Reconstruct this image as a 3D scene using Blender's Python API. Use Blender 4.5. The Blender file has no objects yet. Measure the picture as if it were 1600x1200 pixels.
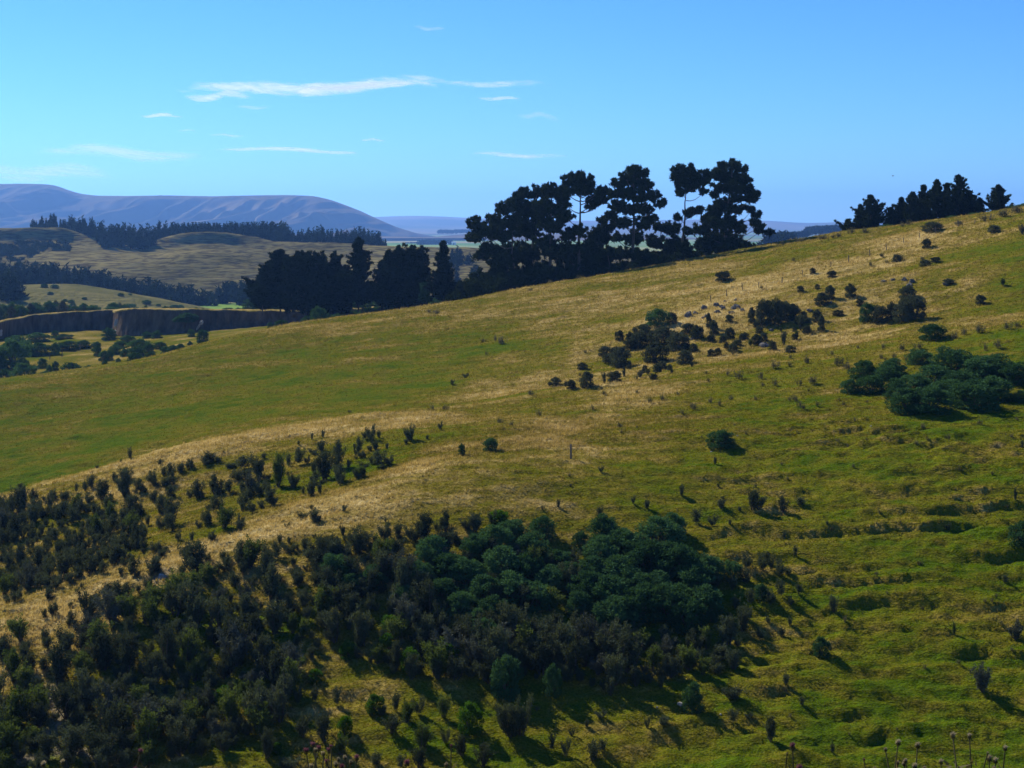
import bpy, math, random
import numpy as np
from mathutils import Vector
random.seed(7); RNG = np.random.default_rng(11)
R = math.radians
sc = bpy.context.scene
col = sc.collection
# ------------------------------------------------------------------ camera
HAZE = 6.0e-5
F = 2350.0                      # focal length in pixels of the 1600-wide photograph
HOR = 350.0                     # row of the horizon
cd = bpy.data.cameras.new('camera'); cam = bpy.data.objects.new('camera', cd); col.objects.link(cam)
cd.sensor_width = 36.0; cd.lens = F / 1600 * 36.0
cd.shift_y = -(600.0 - HOR) / 1600.0
cam.location = (0, 0, 0); cam.rotation_euler = (R(90), 0, 0)
cd.clip_start = 0.3; cd.clip_end = 120000
sc.camera = cam
# ------------------------------------------------------------------ sky, sun, exposure
SUN_EL, SUN_AZ = 37.0, 40.0     # elevation, degrees left of the view direction
w = bpy.data.worlds.new('World'); sc.world = w; w.use_nodes = True
nt = w.node_tree; nt.nodes.clear()
sky = nt.nodes.new('ShaderNodeTexSky'); sky.sky_type = 'NISHITA'; sky.sun_disc = False
sky.sun_elevation = R(SUN_EL); sky.sun_rotation = R(-SUN_AZ)
sky.altitude = 600; sky.air_density = 1.0; sky.dust_density = 0.0; sky.ozone_density = 3.0
hs = nt.nodes.new('ShaderNodeHueSaturation'); hs.inputs['Saturation'].default_value = 1.18
mx = nt.nodes.new('ShaderNodeMix'); mx.data_type = 'RGBA'; mx.blend_type = 'MULTIPLY'
mx.inputs['Factor'].default_value = 1.0; mx.inputs['B'].default_value = (0.37, 0.67, 1.10, 1)
bg = nt.nodes.new('ShaderNodeBackground'); bg.inputs['Strength'].default_value = 0.070
wo = nt.nodes.new('ShaderNodeOutputWorld')
nt.links.new(sky.outputs[0], hs.inputs['Color']); nt.links.new(hs.outputs[0], mx.inputs['A'])
nt.links.new(mx.outputs['Result'], bg.inputs['Color']); nt.links.new(bg.outputs[0], wo.inputs[0])
sl = bpy.data.lights.new('sun', 'SUN'); sl.energy = 5.0; sl.angle = R(0.55); sl.color = (1.0, 0.93, 0.80)
sun = bpy.data.objects.new('sun', sl); col.objects.link(sun)
L = Vector((-math.sin(R(SUN_AZ)) * math.cos(R(SUN_EL)), math.cos(R(SUN_AZ)) * math.cos(R(SUN_EL)), math.sin(R(SUN_EL))))
sun.rotation_euler = (-L).to_track_quat('-Z', 'Y').to_euler()
vs = sc.view_settings; vs.view_transform = 'Standard'; vs.look = 'None'; vs.exposure = 1.0; vs.gamma = 1.0
vs.use_curve_mapping = False
sc.render.engine = 'CYCLES'
sc.cycles.max_bounces = 6; sc.cycles.transparent_max_bounces = 12; sc.cycles.volume_bounces = 0
sc.cycles.use_denoising = True

# ------------------------------------------------------------------ helpers
def tag(o, label=None, cat=None, group=None, kind=None):
    if label: o['label'] = label
    if cat: o['category'] = cat
    if group: o['group'] = group
    if kind: o['kind'] = kind
    return o
def empty(name, loc=(0, 0, 0)):
    o = bpy.data.objects.new(name, None); col.objects.link(o); o.location = loc; o.empty_display_size = 0.2
    return o
def link(name, me, parent=None):
    o = bpy.data.objects.new(name, me); col.objects.link(o)
    if parent: o.parent = parent
    return o
def hashf(ix, iy, seed):
    h = (ix.astype(np.int64) * 374761393 + iy.astype(np.int64) * 668265263 + seed * 974634777) & 0x7fffffff
    h = ((h ^ (h >> 13)) * 1274126177) & 0x7fffffff
    h = h ^ (h >> 16)
    return (h & 0xffffff).astype(np.float32) / float(0xffffff)
def vn(x, y, seed=0):
    x0 = np.floor(x); y0 = np.floor(y); fx = x - x0; fy = y - y0
    ux = fx * fx * (3 - 2 * fx); uy = fy * fy * (3 - 2 * fy)
    a = hashf(x0, y0, seed); b = hashf(x0 + 1, y0, seed); c = hashf(x0, y0 + 1, seed); d = hashf(x0 + 1, y0 + 1, seed)
    return (a * (1 - ux) + b * ux) * (1 - uy) + (c * (1 - ux) + d * ux) * uy
def fbm(x, y, seed=0, o=4):
    s = 0; a = 1.0; t = 0
    for i in range(o):
        s = s + a * vn(x, y, seed + i * 17); t += a
        x, y = x * 1.94 + y * 0.63 + 5.2, y * 1.94 - x * 0.63 + 1.3; a *= 0.5
    return s / t
def sst(a, b, x):
    t = np.clip((x - a) / (b - a), 0, 1); return t * t * (3 - 2 * t)
def mesh_tris(name, V, T, mat, attrs=None, smooth=False):
    me = bpy.data.meshes.new(name)
    V = np.ascontiguousarray(V, np.float32); T = np.ascontiguousarray(T, np.int32)
    k = T.shape[1]
    me.vertices.add(len(V)); me.vertices.foreach_set('co', V.ravel())
    me.loops.add(T.size); me.loops.foreach_set('vertex_index', T.ravel())
    me.polygons.add(len(T)); me.polygons.foreach_set('loop_start', np.arange(0, T.size, k, dtype=np.int32))
    me.update(calc_edges=True)
    if smooth: me.polygons.foreach_set('use_smooth', np.ones(len(T), bool))
    for n, a in (attrs or {}).items():
        at = me.attributes.new(n, 'FLOAT', 'POINT'); at.data.foreach_set('value', np.ascontiguousarray(a, np.float32).ravel())
    if mat: me.materials.append(mat)
    return me
def grid_mesh(name, X, Y, Z, mat, attrs=None, smooth=True):
    r, c = X.shape
    V = np.stack([X, Y, Z], -1).reshape(-1, 3)
    i = np.arange(r * c).reshape(r, c)
    T = np.stack([i[:-1, :-1], i[:-1, 1:], i[1:, 1:], i[1:, :-1]], -1).reshape(-1, 4)
    return mesh_tris(name, V, T, mat, attrs, smooth)
def pchip(xk, yk, x):
    """monotone cubic down the rows: xk, yk are (K, C), x is (N, C)"""
    h = np.diff(xk, axis=0); dl = np.diff(yk, axis=0) / h
    m = np.zeros_like(yk); m[0] = dl[0]; m[-1] = dl[-1]
    w1 = 2 * h[1:] + h[:-1]; w2 = h[1:] + 2 * h[:-1]
    same = dl[:-1] * dl[1:] > 0
    with np.errstate(all='ignore'):
        hm = (w1 + w2) / (w1 / dl[:-1] + w2 / dl[1:])
    m[1:-1] = np.where(same, hm, 0)
    out = np.zeros_like(x); C = np.arange(x.shape[1])
    for j in range(x.shape[0]):
        k = np.clip((x[j][None, :] >= xk).sum(0) - 1, 0, len(xk) - 2)
        hh = h[k, C]; t = (x[j] - xk[k, C]) / hh
        y0 = yk[k, C]; y1 = yk[k + 1, C]; m0 = m[k, C] * hh; m1 = m[k + 1, C] * hh
        out[j] = (2*t**3 - 3*t**2 + 1) * y0 + (t**3 - 2*t**2 + t) * m0 + (-2*t**3 + 3*t**2) * y1 + (t**3 - t**2) * m1
    return out
def smooth_cols(a, s):
    n = int(s * 3); k = np.exp(-0.5 * (np.arange(-n, n + 1) / s) ** 2); k /= k.sum()
    p = np.pad(a, [(0, 0)] * (a.ndim - 1) + [(n, n)], mode='edge')
    return np.apply_along_axis(lambda v: np.convolve(v, k, 'valid'), -1, p)
def zof(py, d): return -(py - HOR) / F * d
def pyof(z, d): return HOR - F * z / d
def xof(px, d): return (px - 800.0) / F * d
class Sheet:
    """a stretch of ground laid out along bearings from the camera"""
    def __init__(s, px, D, Z):
        s.px, s.D, s.Z = px, D, Z; s.py = pyof(Z, D)
    def col(s, px): return int(np.clip(round((px - s.px[0]) / (s.px[1] - s.px[0])), 0, len(s.px) - 1))
    def pick(s, px, py, back=0.0):
        """first (nearest) place on the ground seen at a pixel"""
        c = s.col(px); p = s.py[:, c]; r = np.nonzero(p <= py)[0]
        r = r[0] if len(r) else int(np.argmin(p))
        d = s.D[r, c] + back
        return Vector((xof(px, d), d, s.height(px, d)))
    def height(s, px, d):
        c = s.col(px); return float(np.interp(d, s.D[:, c], s.Z[:, c]))

# ------------------------------------------------------------------ materials
def mat_new(name):
    m = bpy.data.materials.new(name); m.use_nodes = True; m.node_tree.nodes.clear(); return m, m.node_tree
def N(t, ty, **kw):
    n = t.nodes.new(ty)
    for k, v in kw.items():
        if hasattr(n, k): setattr(n, k, v)
        else: n.inputs[k].default_value = v
    return n
def ramp(t, fac, stops):
    r = t.nodes.new('ShaderNodeValToRGB'); e = r.color_ramp.elements
    while len(e) < len(stops): e.new(0.5)
    for el, (p, c) in zip(e, stops): el.position = p; el.color = (*c, 1)
    t.links.new(fac, r.inputs[0]); return r.outputs[0]
def mixc(t, a, b, f, mode='MIX'):
    m = t.nodes.new('ShaderNodeMix'); m.data_type = 'RGBA'; m.blend_type = mode
    for s, v in (('A', a), ('B', b), ('Factor', f)):
        if isinstance(v, (tuple, float, int)): m.inputs[s].default_value = (*v, 1) if isinstance(v, tuple) else v
        else: t.links.new(v, m.inputs[s])
    return m.outputs['Result']
def math_(t, op, a, b=0.0):
    m = t.nodes.new('ShaderNodeMath'); m.operation = op
    for i, v in enumerate((a, b)):
        if isinstance(v, (float, int)): m.inputs[i].default_value = v
        else: t.links.new(v, m.inputs[i])
    return m.outputs[0]
def noise(t, scale, detail=4, vec=None, rough=0.55, stretch=None):
    n = N(t, 'ShaderNodeTexNoise'); n.inputs['Scale'].default_value = scale; n.inputs['Detail'].default_value = detail
    n.inputs['Roughness'].default_value = rough
    g = N(t, 'ShaderNodeNewGeometry'); src = g.outputs['Position']
    if stretch:
        mp = N(t, 'ShaderNodeMapping'); mp.inputs['Scale'].default_value = stretch
        t.links.new(src, mp.inputs[0]); src = mp.outputs[0]
    t.links.new(src, n.inputs['Vector']); return n.outputs['Fac']
def out(t, sh):
    o = N(t, 'ShaderNodeOutputMaterial'); t.links.new(sh, o.inputs['Surface'])
def diffuse(t, c, normal=None):
    d = N(t, 'ShaderNodeBsdfDiffuse'); d.inputs['Roughness'].default_value = 0.3
    if isinstance(c, tuple): d.inputs['Color'].default_value = (*c, 1)
    else: t.links.new(c, d.inputs['Color'])
    if normal: t.links.new(normal, d.inputs['Normal'])
    return d.outputs[0]
def bump(t, h, strength, dist):
    b = N(t, 'ShaderNodeBump'); b.inputs['Strength'].default_value = strength; b.inputs['Distance'].default_value = dist
    t.links.new(h, b.inputs['Height']); return b.outputs[0]
def leafy(t, c, tc, f):
    a = diffuse(t, c); tr = N(t, 'ShaderNodeBsdfTranslucent')
    if isinstance(tc, tuple): tr.inputs['Color'].default_value = (*tc, 1)
    else: t.links.new(tc, tr.inputs['Color'])
    m = N(t, 'ShaderNodeMixShader'); m.inputs[0].default_value = f
    t.links.new(a, m.inputs[1]); t.links.new(tr.outputs[0], m.inputs[2]); return m.outputs[0]
def attr(t, n):
    a = N(t, 'ShaderNodeAttribute'); a.attribute_name = n; return a.outputs['Fac']

GRASS_STOPS = [(0.0, (0.064, 0.104, 0.005)), (0.20, (0.110, 0.120, 0.008)), (0.38, (0.138, 0.124, 0.012)), (0.53, (0.200, 0.156, 0.028)),
               (0.75, (0.355, 0.262, 0.085)), (1.0, (0.50, 0.385, 0.160))]
def ground_mat():
    m, t = mat_new('pasture_ground')
    dry = attr(t, 'dry'); bare = attr(t, 'bare')
    n1 = noise(t, 1.3, 5, stretch=(0.7, 1.0, 2.5)); n2 = noise(t, 6.0, 5)
    f = math_(t, 'ADD', dry, math_(t, 'MULTIPLY', math_(t, 'SUBTRACT', n1, 0.5), 0.6))
    f = math_(t, 'ADD', f, math_(t, 'MULTIPLY', math_(t, 'SUBTRACT', n2, 0.5), 0.25))
    c = ramp(t, f, GRASS_STOPS)
    v = ramp(t, n2, [(0.25, (0.45, 0.43, 0.4)), (0.7, (1.15, 1.15, 1.15))])
    c = mixc(t, c, v, 1.0, 'MULTIPLY')
    soil = ramp(t, n2, [(0.3, (0.10, 0.075, 0.05)), (0.7, (0.30, 0.25, 0.18))])
    c = mixc(t, c, soil, bare)
    hb = math_(t, 'ADD', n1, math_(t, 'MULTIPLY', n2, 0.5))
    out(t, diffuse(t, c, bump(t, hb, 0.8, 0.35))); return m
def blades_mat():
    m, t = mat_new('grass_blades')
    dry = attr(t, 'dry'); rnd = attr(t, 'rnd')
    f = math_(t, 'ADD', dry, math_(t, 'MULTIPLY', math_(t, 'SUBTRACT', rnd, 0.5), 0.2))
    c = ramp(t, f, GRASS_STOPS)
    tc = mixc(t, c, (1.0, 0.95, 0.7), 1.0, 'MULTIPLY')
    out(t, leafy(t, c, tc, 0.34)); return m
def foliage_mat(name, lo, hi, trans=0.25, var=0.5, scale=1.5):
    m, t = mat_new(name)
    oi = N(t, 'ShaderNodeObjectInfo'); n = noise(t, scale, 3)
    f = math_(t, 'ADD', math_(t, 'MULTIPLY', oi.outputs['Random'], var), math_(t, 'MULTIPLY', n, 1.0 - var * 0.6))
    c = ramp(t, f, [(0.2, lo), (0.95, hi)])
    tc = mixc(t, c, (1.4, 1.3, 0.6), 1.0, 'MULTIPLY')
    out(t, leafy(t, c, tc, trans)); return m
def plain_mat(name, lo, hi, scale=3.0, stretch=None, bstr=0.5, bdist=0.1):
    m, t = mat_new(name); n = noise(t, scale, 5, stretch=stretch)
    out(t, diffuse(t, ramp(t, n, [(0.3, lo), (0.7, hi)]), bump(t, n, bstr, bdist))); return m
M = {}
M['ground'] = ground_mat(); M['blades'] = blades_mat()
M['thorn'] = foliage_mat('thorn_foliage', (0.028, 0.038, 0.022), (0.084, 0.104, 0.060), 0.15)
M['scrub'] = foliage_mat('scrub_foliage', (0.032, 0.042, 0.026), (0.085, 0.102, 0.062), 0.12)
M['thorn_olive'] = foliage_mat('olive_thorn_foliage', (0.034, 0.056, 0.014), (0.090, 0.125, 0.036), 0.25)
M['thorn_grey'] = foliage_mat('grey_thorn_foliage', (0.042, 0.052, 0.042), (0.098, 0.112, 0.090), 0.12)
M['gorse'] = foliage_mat('gorse_foliage', (0.024, 0.060, 0.024), (0.066, 0.138, 0.056), 0.16)
M['broom'] = foliage_mat('broom_foliage', (0.025, 0.070, 0.006), (0.050, 0.115, 0.012), 0.3)
M['weed'] = foliage_mat('weed_foliage', (0.07, 0.075, 0.045), (0.14, 0.13, 0.08), 0.3)
M['pine'] = foliage_mat('pine_needles', (0.012, 0.023, 0.009), (0.034, 0.050, 0.017), 0.12, 0.2, 0.5)
M['cypress'] = foliage_mat('cypress_foliage', (0.008, 0.017, 0.009), (0.018, 0.030, 0.013), 0.10, 0.2, 0.5)
M['far_conifer'] = foliage_mat('conifer_needles', (0.010, 0.020, 0.012), (0.022, 0.036, 0.018), 0.1, 0.4, 0.1)
M['bark'] = plain_mat('grey_bark', (0.05, 0.04, 0.03), (0.13, 0.11, 0.09), 3.0, (1, 1, 0.3))
M['rock'] = plain_mat('weathered_rock', (0.06, 0.058, 0.05), (0.19, 0.18, 0.16), 2.5)
M['pale_rock'] = plain_mat('pale_limestone', (0.22, 0.20, 0.16), (0.48, 0.45, 0.38), 3.0)
M['post'] = plain_mat('weathered_timber', (0.07, 0.06, 0.05), (0.17, 0.15, 0.12), 8.0, (1, 1, 0.2))
M['cliff'] = plain_mat('earth_cliff', (0.042, 0.031, 0.021), (0.15, 0.11, 0.072), 0.5, (1, 1, 0.35), 0.8, 0.6)
# ------------------------------------------------------------------ the hillside
# knots per bearing: (photo row, metres out); rows seen twice lie behind a crest
PXK = [-700, -300, 0, 100, 200, 300, 400, 500, 600, 700, 800, 900, 1000, 1100, 1200, 1300, 1400, 1500, 1600, 1900, 2300]
def row(v): return v
K = {
 'foot':   (1215, 100),
 'spur':   ([1120,1040,965,925,880,848,815,780,745,720,705,700,695,692,690,692,697,703,710,720,730],
            [118,122,126,129,132,135,138,141,145,149,152,154,155,155,154,152,149,147,145,142,140]),
 'hollow': ([1040,955,872,838,805,775,748,722,700,682,668,658,648,634,618,608,604,602,600,590,580],
            [142,145,148,150,153,156,158,160,162,164,167,170,173,176,178,178,176,175,174,172,170]),
 'rim':    ([890,825,776,745,719,690,670,657,645,636,622,606,590,574,560,545,529,513,497,470,440],
            [162,166,170,172,175,178,181,184,187,190,194,198,202,205,208,210,210,210,208,205,200]),
 'dip':    ([885,828,782,752,726,698,676,661,648,638,620,600,582,567,554,541,526,511,495,468,438],
            [180,184,188,190,193,196,199,202,205,208,211,214,217,219,221,222,221,220,218,214,208]),
 'field':  ([780,740,690,668,645,622,602,584,565,550,534,517,498,480,462,446,430,415,400,365,325],
            [214,218,224,228,233,238,244,250,254,258,261,263,265,266,266,265,262,259,256,250,242]),
 'crest':  ([680,635,600,588,572,545,520,500,487,475,455,435,420,402,383,366,353,341,323,270,210],
            [250,257,265,272,280,290,300,308,314,319,324,329,334,338,340,338,333,327,320,310,300]),
}
px = np.arange(-700, 2301, 2.0)
def onpx(v): return np.interp(px, PXK, v) if isinstance(v, (list, tuple)) else np.full(len(px), float(v))
dk = [np.full(len(px), d) for d in (1.2, 7.5, 30.0, 60.0, 84.0)]
zk = [np.full(len(px), z) for z in (-2.1, -4.0, -15.5, -31.0, -39.5)]
for k in ('foot', 'spur', 'hollow', 'rim', 'dip', 'field', 'crest'):
    p, d = K[k]; p = onpx(p); d = onpx(d)
    dk.append(d); zk.append(zof(p, d))
cz, cdist = zk[-1], dk[-1]
for back, drop in ((22, 1.5), (60, 8), (110, 22), (170, 45)):
    dk.append(cdist + back); zk.append(np.minimum(cz - drop, cz * 0 + 50))
dk = smooth_cols(np.array(dk), 14); zk = smooth_cols(np.array(zk), 14)
sub = [10, 14, 12, 20, 26, 150, 110, 90, 24, 110, 150, 30, 16, 8, 6]
rows = []
for k, n in enumerate(sub):
    for j in range(n): rows.append(dk[k] * (1 - j / n) + dk[k + 1] * (j / n))
rows.append(dk[-1]); D = np.array(rows)
Z = pchip(dk, zk, D)
X = (px[None, :] - 800) / F * D
P0 = pyof(Z, D); PXG = np.broadcast_to(px[None, :], D.shape)
near = sst(80, 100, D)
# slumps and sheep tracks: treads and risers following the contour
rough = np.clip(sst(960, 1250, PXG + (P0 - 800) * 0.15) * sst(600, 690, P0) + 0.45 * sst(980, 1100, P0)
                + 0.25 * sst(690, 760, P0) * (1 - sst(200, 500, PXG)) , 0, 1) * near
rough = 1.1 * rough * (0.35 + 0.65 * sst(0.3, 0.55, fbm(X / 10, D / 4, 5, 3)))
steep = Z + 2.6 * fbm(X / 22, D / 11, 21, 3) + 0.8 * fbm(X / 4, D / 3, 31, 4)
for step, amp, sd in ((1.15, 0.34, 41), (0.60, 0.40, 43), (0.36, 0.40, 47)):
    ph = steep / step; fr = ph - np.floor(ph)
    saw = np.where(fr < 0.22, fr / 0.22, 1 - (fr - 0.22) / 0.78) - 0.5      # steep riser, long gentle tread
    Z = Z + step * amp * saw * rough * sst(0.2, 0.55, fbm(X / 9, D / 3, sd, 3))
gen = 0.45 + 0.55 * rough
Z += near * (1.1 * (fbm(X / 16, D / 10, 3, 3) - 0.5) + gen * 0.95 * (fbm(X / 3.2, D / 1.3, 4, 4) - 0.5) + 0.22 * (fbm(X / 0.9, D / 0.6, 9, 2) - 0.5))
# dark slump scars in the right-hand slope, each a scooped bank
SCARS = [(1250,768,1.3,3.6),(1225,795,1.0,3),(1330,860,.7,3.2),(1250,915,.7,2.5),(1440,887,.8,3),(1160,893,.8,3.5),(1180,1090,1.1,3),
         (1465,845,.6,3.5),(1190,745,.8,3),(1385,1105,.9,5),(1345,1088,.7,2.5),(1480,1072,.9,3.5),(1480,1120,.7,3),
         (1560,905,1.0,4),(1320,1012,.6,3),(1410,1013,.7,3),(1500,955,.7,3),(1050,1158,.9,3),(1075,1130,.7,2),(1320,645,.7,2.6),(1300,745,.8,5),
         (1250,1000,.6,3),(1480,790,.6,4),(1080,880,.5,3),(560,1150,.9,6),(700,1170,.7,6),(450,1156,.9,3),(1225,745,.9,3),(1150,740,.7,4)]
def near_pick(pxx, pyy):
    c = int((pxx + 700) / 2); p = pyof(Z[:, c], D[:, c]); r = np.nonzero(p <= pyy)[0][0]; return X[r, c], D[r, c]
wob = fbm(X / 1.8, D / 1.2, 77, 3) - 0.5
for sx_, sy_, dep, wid in SCARS:
    x0, d0 = near_pick(sx_, sy_)
    u = (X - x0) / (wid * 0.6); v = (D - d0 + 0.10 * (X - x0) * math.sin(sx_)) / 0.45 + 3.6 * wob + 0.5 * u * u
    Z += dep * 0.13 * np.exp(-(u * u) ** 1.5) * np.tanh(v * 2.2) * np.exp(-np.abs(v) * 0.45)
HILL = Sheet(px, D, Z)
PYG = HILL.py
# dry / green grass map: places read off the photograph, fixed to the ground
DRY = [(0,640,.30),(0,700,.25),(0,760,.2),(100,600,.42),(200,620,.28),(200,680,.25),(350,600,.28),(350,560,.4),(400,640,.24),(500,600,.28),(500,540,.36),(500,508,.6),
 (560,560,.44),(600,620,.24),(650,500,.6),(650,580,.3),(720,540,.34),(700,600,.22),(740,630,.34),(780,540,.24),(800,480,.66),(860,545,.44),(780,590,.42),(850,500,.62),(950,450,.7),(1050,440,.66),
 (950,520,.64),(900,560,.78),(830,600,.8),(1020,470,.66),(1130,430,.74),(1150,450,.92),(1060,500,.92),(1200,410,.58),(1250,390,.5),(1350,370,.52),(1300,420,.86),(1430,375,.9),(1520,350,.7),(1560,340,.5),
 (1400,430,.66),(1500,420,.55),(1560,400,.3),(1590,440,.24),(1500,440,.68),(1530,475,.42),(1590,480,.34),(1200,520,.74),(1300,480,.72),(1400,470,.68),(1460,500,.56),(1350,530,.78),(1240,540,.74),(1150,560,.66),
 (1450,520,.6),(1560,500,.72),(1500,545,.34),(1580,530,.3),(1320,560,.42),(1200,590,.42),(1300,610,.34),(1100,590,.52),(1000,610,.78),(940,630,.68),(900,650,.62),(1000,660,.5),(850,640,.6),(800,650,.62),(760,600,.66),
 (1100,640,.4),(1200,650,.3),(1150,600,.2),(1300,650,.36),(1450,660,.24),(1550,660,.22),(1580,700,.3),(1000,700,.45),(1080,700,.3),(900,700,.66),(880,740,.6),(960,740,.34),(860,690,.76),
 (700,700,.66),(620,740,.76),(560,770,.84),(480,800,.82),(400,830,.84),(330,850,.86),(250,885,.88),(170,905,.9),(100,930,.82),(40,970,.76),(0,990,.68),(650,790,.66),(750,760,.62),(800,790,.6),(560,820,.6),
 (700,660,.5),(600,660,.8),(500,668,.8),(400,680,.84),(300,700,.84),(200,730,.82),(120,755,.78),(40,785,.7),(0,800,.6),(350,740,.44),(450,700,.45),(300,790,.55),(420,770,.35),(250,820,.5),(330,830,.3),(200,860,.4),(100,850,.4),
 (640,690,.28),(600,705,.3),(560,730,.2),(60,830,.5),(0,860,.5),(120,1000,.7),(60,1000,.66),(850,850,.5),(900,830,.45),(980,800,.26),(1100,780,.22),(1200,700,.24),(1300,700,.26),(1100,740,.2),(1300,800,.2),(1400,780,.3),(1500,780,.3),(1560,820,.2),
 (1200,840,.3),(1400,850,.16),(1500,900,.2),(1350,900,.3),(1300,960,.28),(1200,980,.25),(1250,1030,.42),(1400,1000,.18),(1530,970,.3),(1500,1040,.18),(1400,1090,.16),(1300,1150,.18),(1500,1150,.14),(1100,1100,.34),(1000,1100,.5),(1200,1110,.34),(1100,1170,.2),
 (900,1120,.44),(950,1160,.4),(860,1190,.16),(800,1130,.4),(700,1130,.44),(600,1090,.5),(560,1060,.44),(480,1050,.5),(520,1120,.44),(650,1155,.3),(740,1010,.6),(730,960,.5),(870,950,.4),(870,970,.6),(780,1190,.12),(450,940,.4),(430,980,.3),(240,1010,.3),
 (350,1000,.3),(200,1150,.5),(220,1120,.6),(100,1100,.3),(60,1180,.34),(350,1190,.3),(150,1050,.4),(1150,1000,.28),(1130,960,.3),(1180,920,.3),(1000,1060,.4),(0,1150,.3)]
DRY = [(a_, b_, c_ - 0.07 if a_ > 880 and b_ < 560 and c_ < 0.85 else c_) for a_, b_, c_ in DRY]
DA = np.array(DRY)
dry = np.zeros(D.shape, np.float32)
rim_d = (dk[8] + 2.0)
PW = np.array([near_pick(a_, b_) for a_, b_, _ in DRY]); SIDE = np.array([PW[i, 1] > rim_d[int((DRY[i][0] + 700) / 2)] for i in range(len(DRY))], float)
for r0 in range(0, D.shape[0], 60):
    xa = X[r0:r0 + 60, :, None]; da_ = D[r0:r0 + 60, :, None]; sd_ = (da_ > rim_d[None, :, None]) * sst(1050, 850, px)[None, :, None]
    sc_ = (150.0 / np.maximum(da_, 60)) ** 2
    pen = np.abs(sd_ - SIDE * sst(1050, 850, DA[:, 0])) * 500
    wgt = 1.0 / (((xa - PW[:, 0]) ** 2 + ((da_ - PW[:, 1]) * 0.75) ** 2) * sc_ + 2.0 + pen) ** 1.7
    dry[r0:r0 + 60] = (wgt * DA[:, 2]).sum(-1) / wgt.sum(-1)
big = fbm(X / 9 + D / 30, D / 3.6, 12, 4) - 0.5; fine = fbm(X / 2.2, D / 1.1, 15, 4) - 0.5
dry = dry + 0.66 * big + 0.55 * fine
gy = np.gradient(Z, axis=0) / np.maximum(np.gradient(D, axis=0), 1e-3)
dry += np.clip((gy - 0.45) * 0.4, -0.06, 0.15) * near                # risers stand drier than treads
bare = np.zeros(D.shape, np.float32)
def streak(pts, width):
    global bare
    for (a, b), (c, d) in zip(pts[:-1], pts[1:]):
        n = 12
        for i in range(n + 1):
            t_ = i / n; x0, d0 = near_pick(a + (c - a) * t_, b + (d - b) * t_)
            bare = np.maximum(bare, np.exp(-(((X - x0) / width) ** 2 + ((D - d0) / width / 1.2) ** 2)))
streak([(70,1152),(95,1172),(140,1178),(180,1192)], 0.55); streak([(2,1192),(30,1188),(55,1184)], 0.5)
streak([(75,1080),(90,1110),(95,1130)], 0.9); streak([(130,975),(134,998)], 0.6); streak([(240,905),(256,898)], 0.8)
streak([(455,1015),(460,1045)], 0.5)
HILL_ME = grid_mesh('hillside', X, D, Z, M['ground'], {'dry': np.clip(dry, 0, 1), 'bare': np.clip(bare, 0, 1) * 0.8})
tag(link('hillside', HILL_ME), kind='structure')

# grass standing on the hillside: many thin blades in tufts (nobody could count it)
def make_grass(n, rlo, rhi, name):
    c = RNG.uniform(60, 1440, n); r = RNG.uniform(rlo, rhi, n)
    ci = c.astype(int); ri = r.astype(int); fc = c - ci; fr = r - ri
    def s(A): return (A[ri, ci] * (1 - fc) + A[ri, ci + 1] * fc) * (1 - fr) + (A[ri + 1, ci] * (1 - fc) + A[ri + 1, ci + 1] * fc) * fr
    x, y, z, dr = s(X), s(D), s(Z), s(dry)
    keep = (RNG.random(n) < 0.45 + 0.9 * np.clip(dr, 0, 1)); x, y, z, dr = x[keep], y[keep], z[keep], dr[keep]
    m = len(x); B = 4
    hgt = (0.07 + 0.30 * np.clip(dr, 0, 1) ** 1.3) * RNG.uniform(0.6, 1.35, m) * (0.75 + y / 400)
    ang = RNG.uniform(0, 6.283, (m, B)); rad = RNG.uniform(0.0, 0.10, (m, B)) * (0.6 + y / 200)[:, None]
    bx = x[:, None] + np.cos(ang) * rad; by = y[:, None] + np.sin(ang) * rad
    lean = RNG.uniform(0.1, 0.6, (m, B)) * hgt[:, None]; wd = RNG.uniform(0.012, 0.03, (m, B)) * (0.5 + y / 150)[:, None]
    a2 = RNG.uniform(0, 3.1416, (m, B))
    V = np.zeros((m, B, 3, 3), np.float32)
    V[..., 0, 0] = bx - np.cos(a2) * wd; V[..., 0, 1] = by - np.sin(a2) * wd
    V[..., 1, 0] = bx + np.cos(a2) * wd; V[..., 1, 1] = by + np.sin(a2) * wd
    V[..., 0, 2] = V[..., 1, 2] = z[:, None] - 0.04
    V[..., 2, 0] = bx + np.cos(ang) * lean * 0.7 + 0.22 * hgt[:, None]; V[..., 2, 1] = by + np.sin(ang) * lean * 0.7
    V[..., 2, 2] = z[:, None] + hgt[:, None] * RNG.uniform(0.6, 1.1, (m, B))
    T = np.arange(m * B * 3).reshape(-1, 3)
    da = np.repeat(np.clip(dr, 0, 1), B * 3); ra = np.repeat(RNG.random(m), B * 3)
    return link(name, mesh_tris(name, V.reshape(-1, 3), T, M['blades'], {'dry': da, 'rnd': ra}))
r_lo = sum(sub[:5]) ; r_hi = sum(sub[:12]) 
tag(make_grass(330000, r_lo, r_hi, 'grass'), 'dry golden and green pasture grass covering the hillside', 'grass', kind='stuff')

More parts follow.
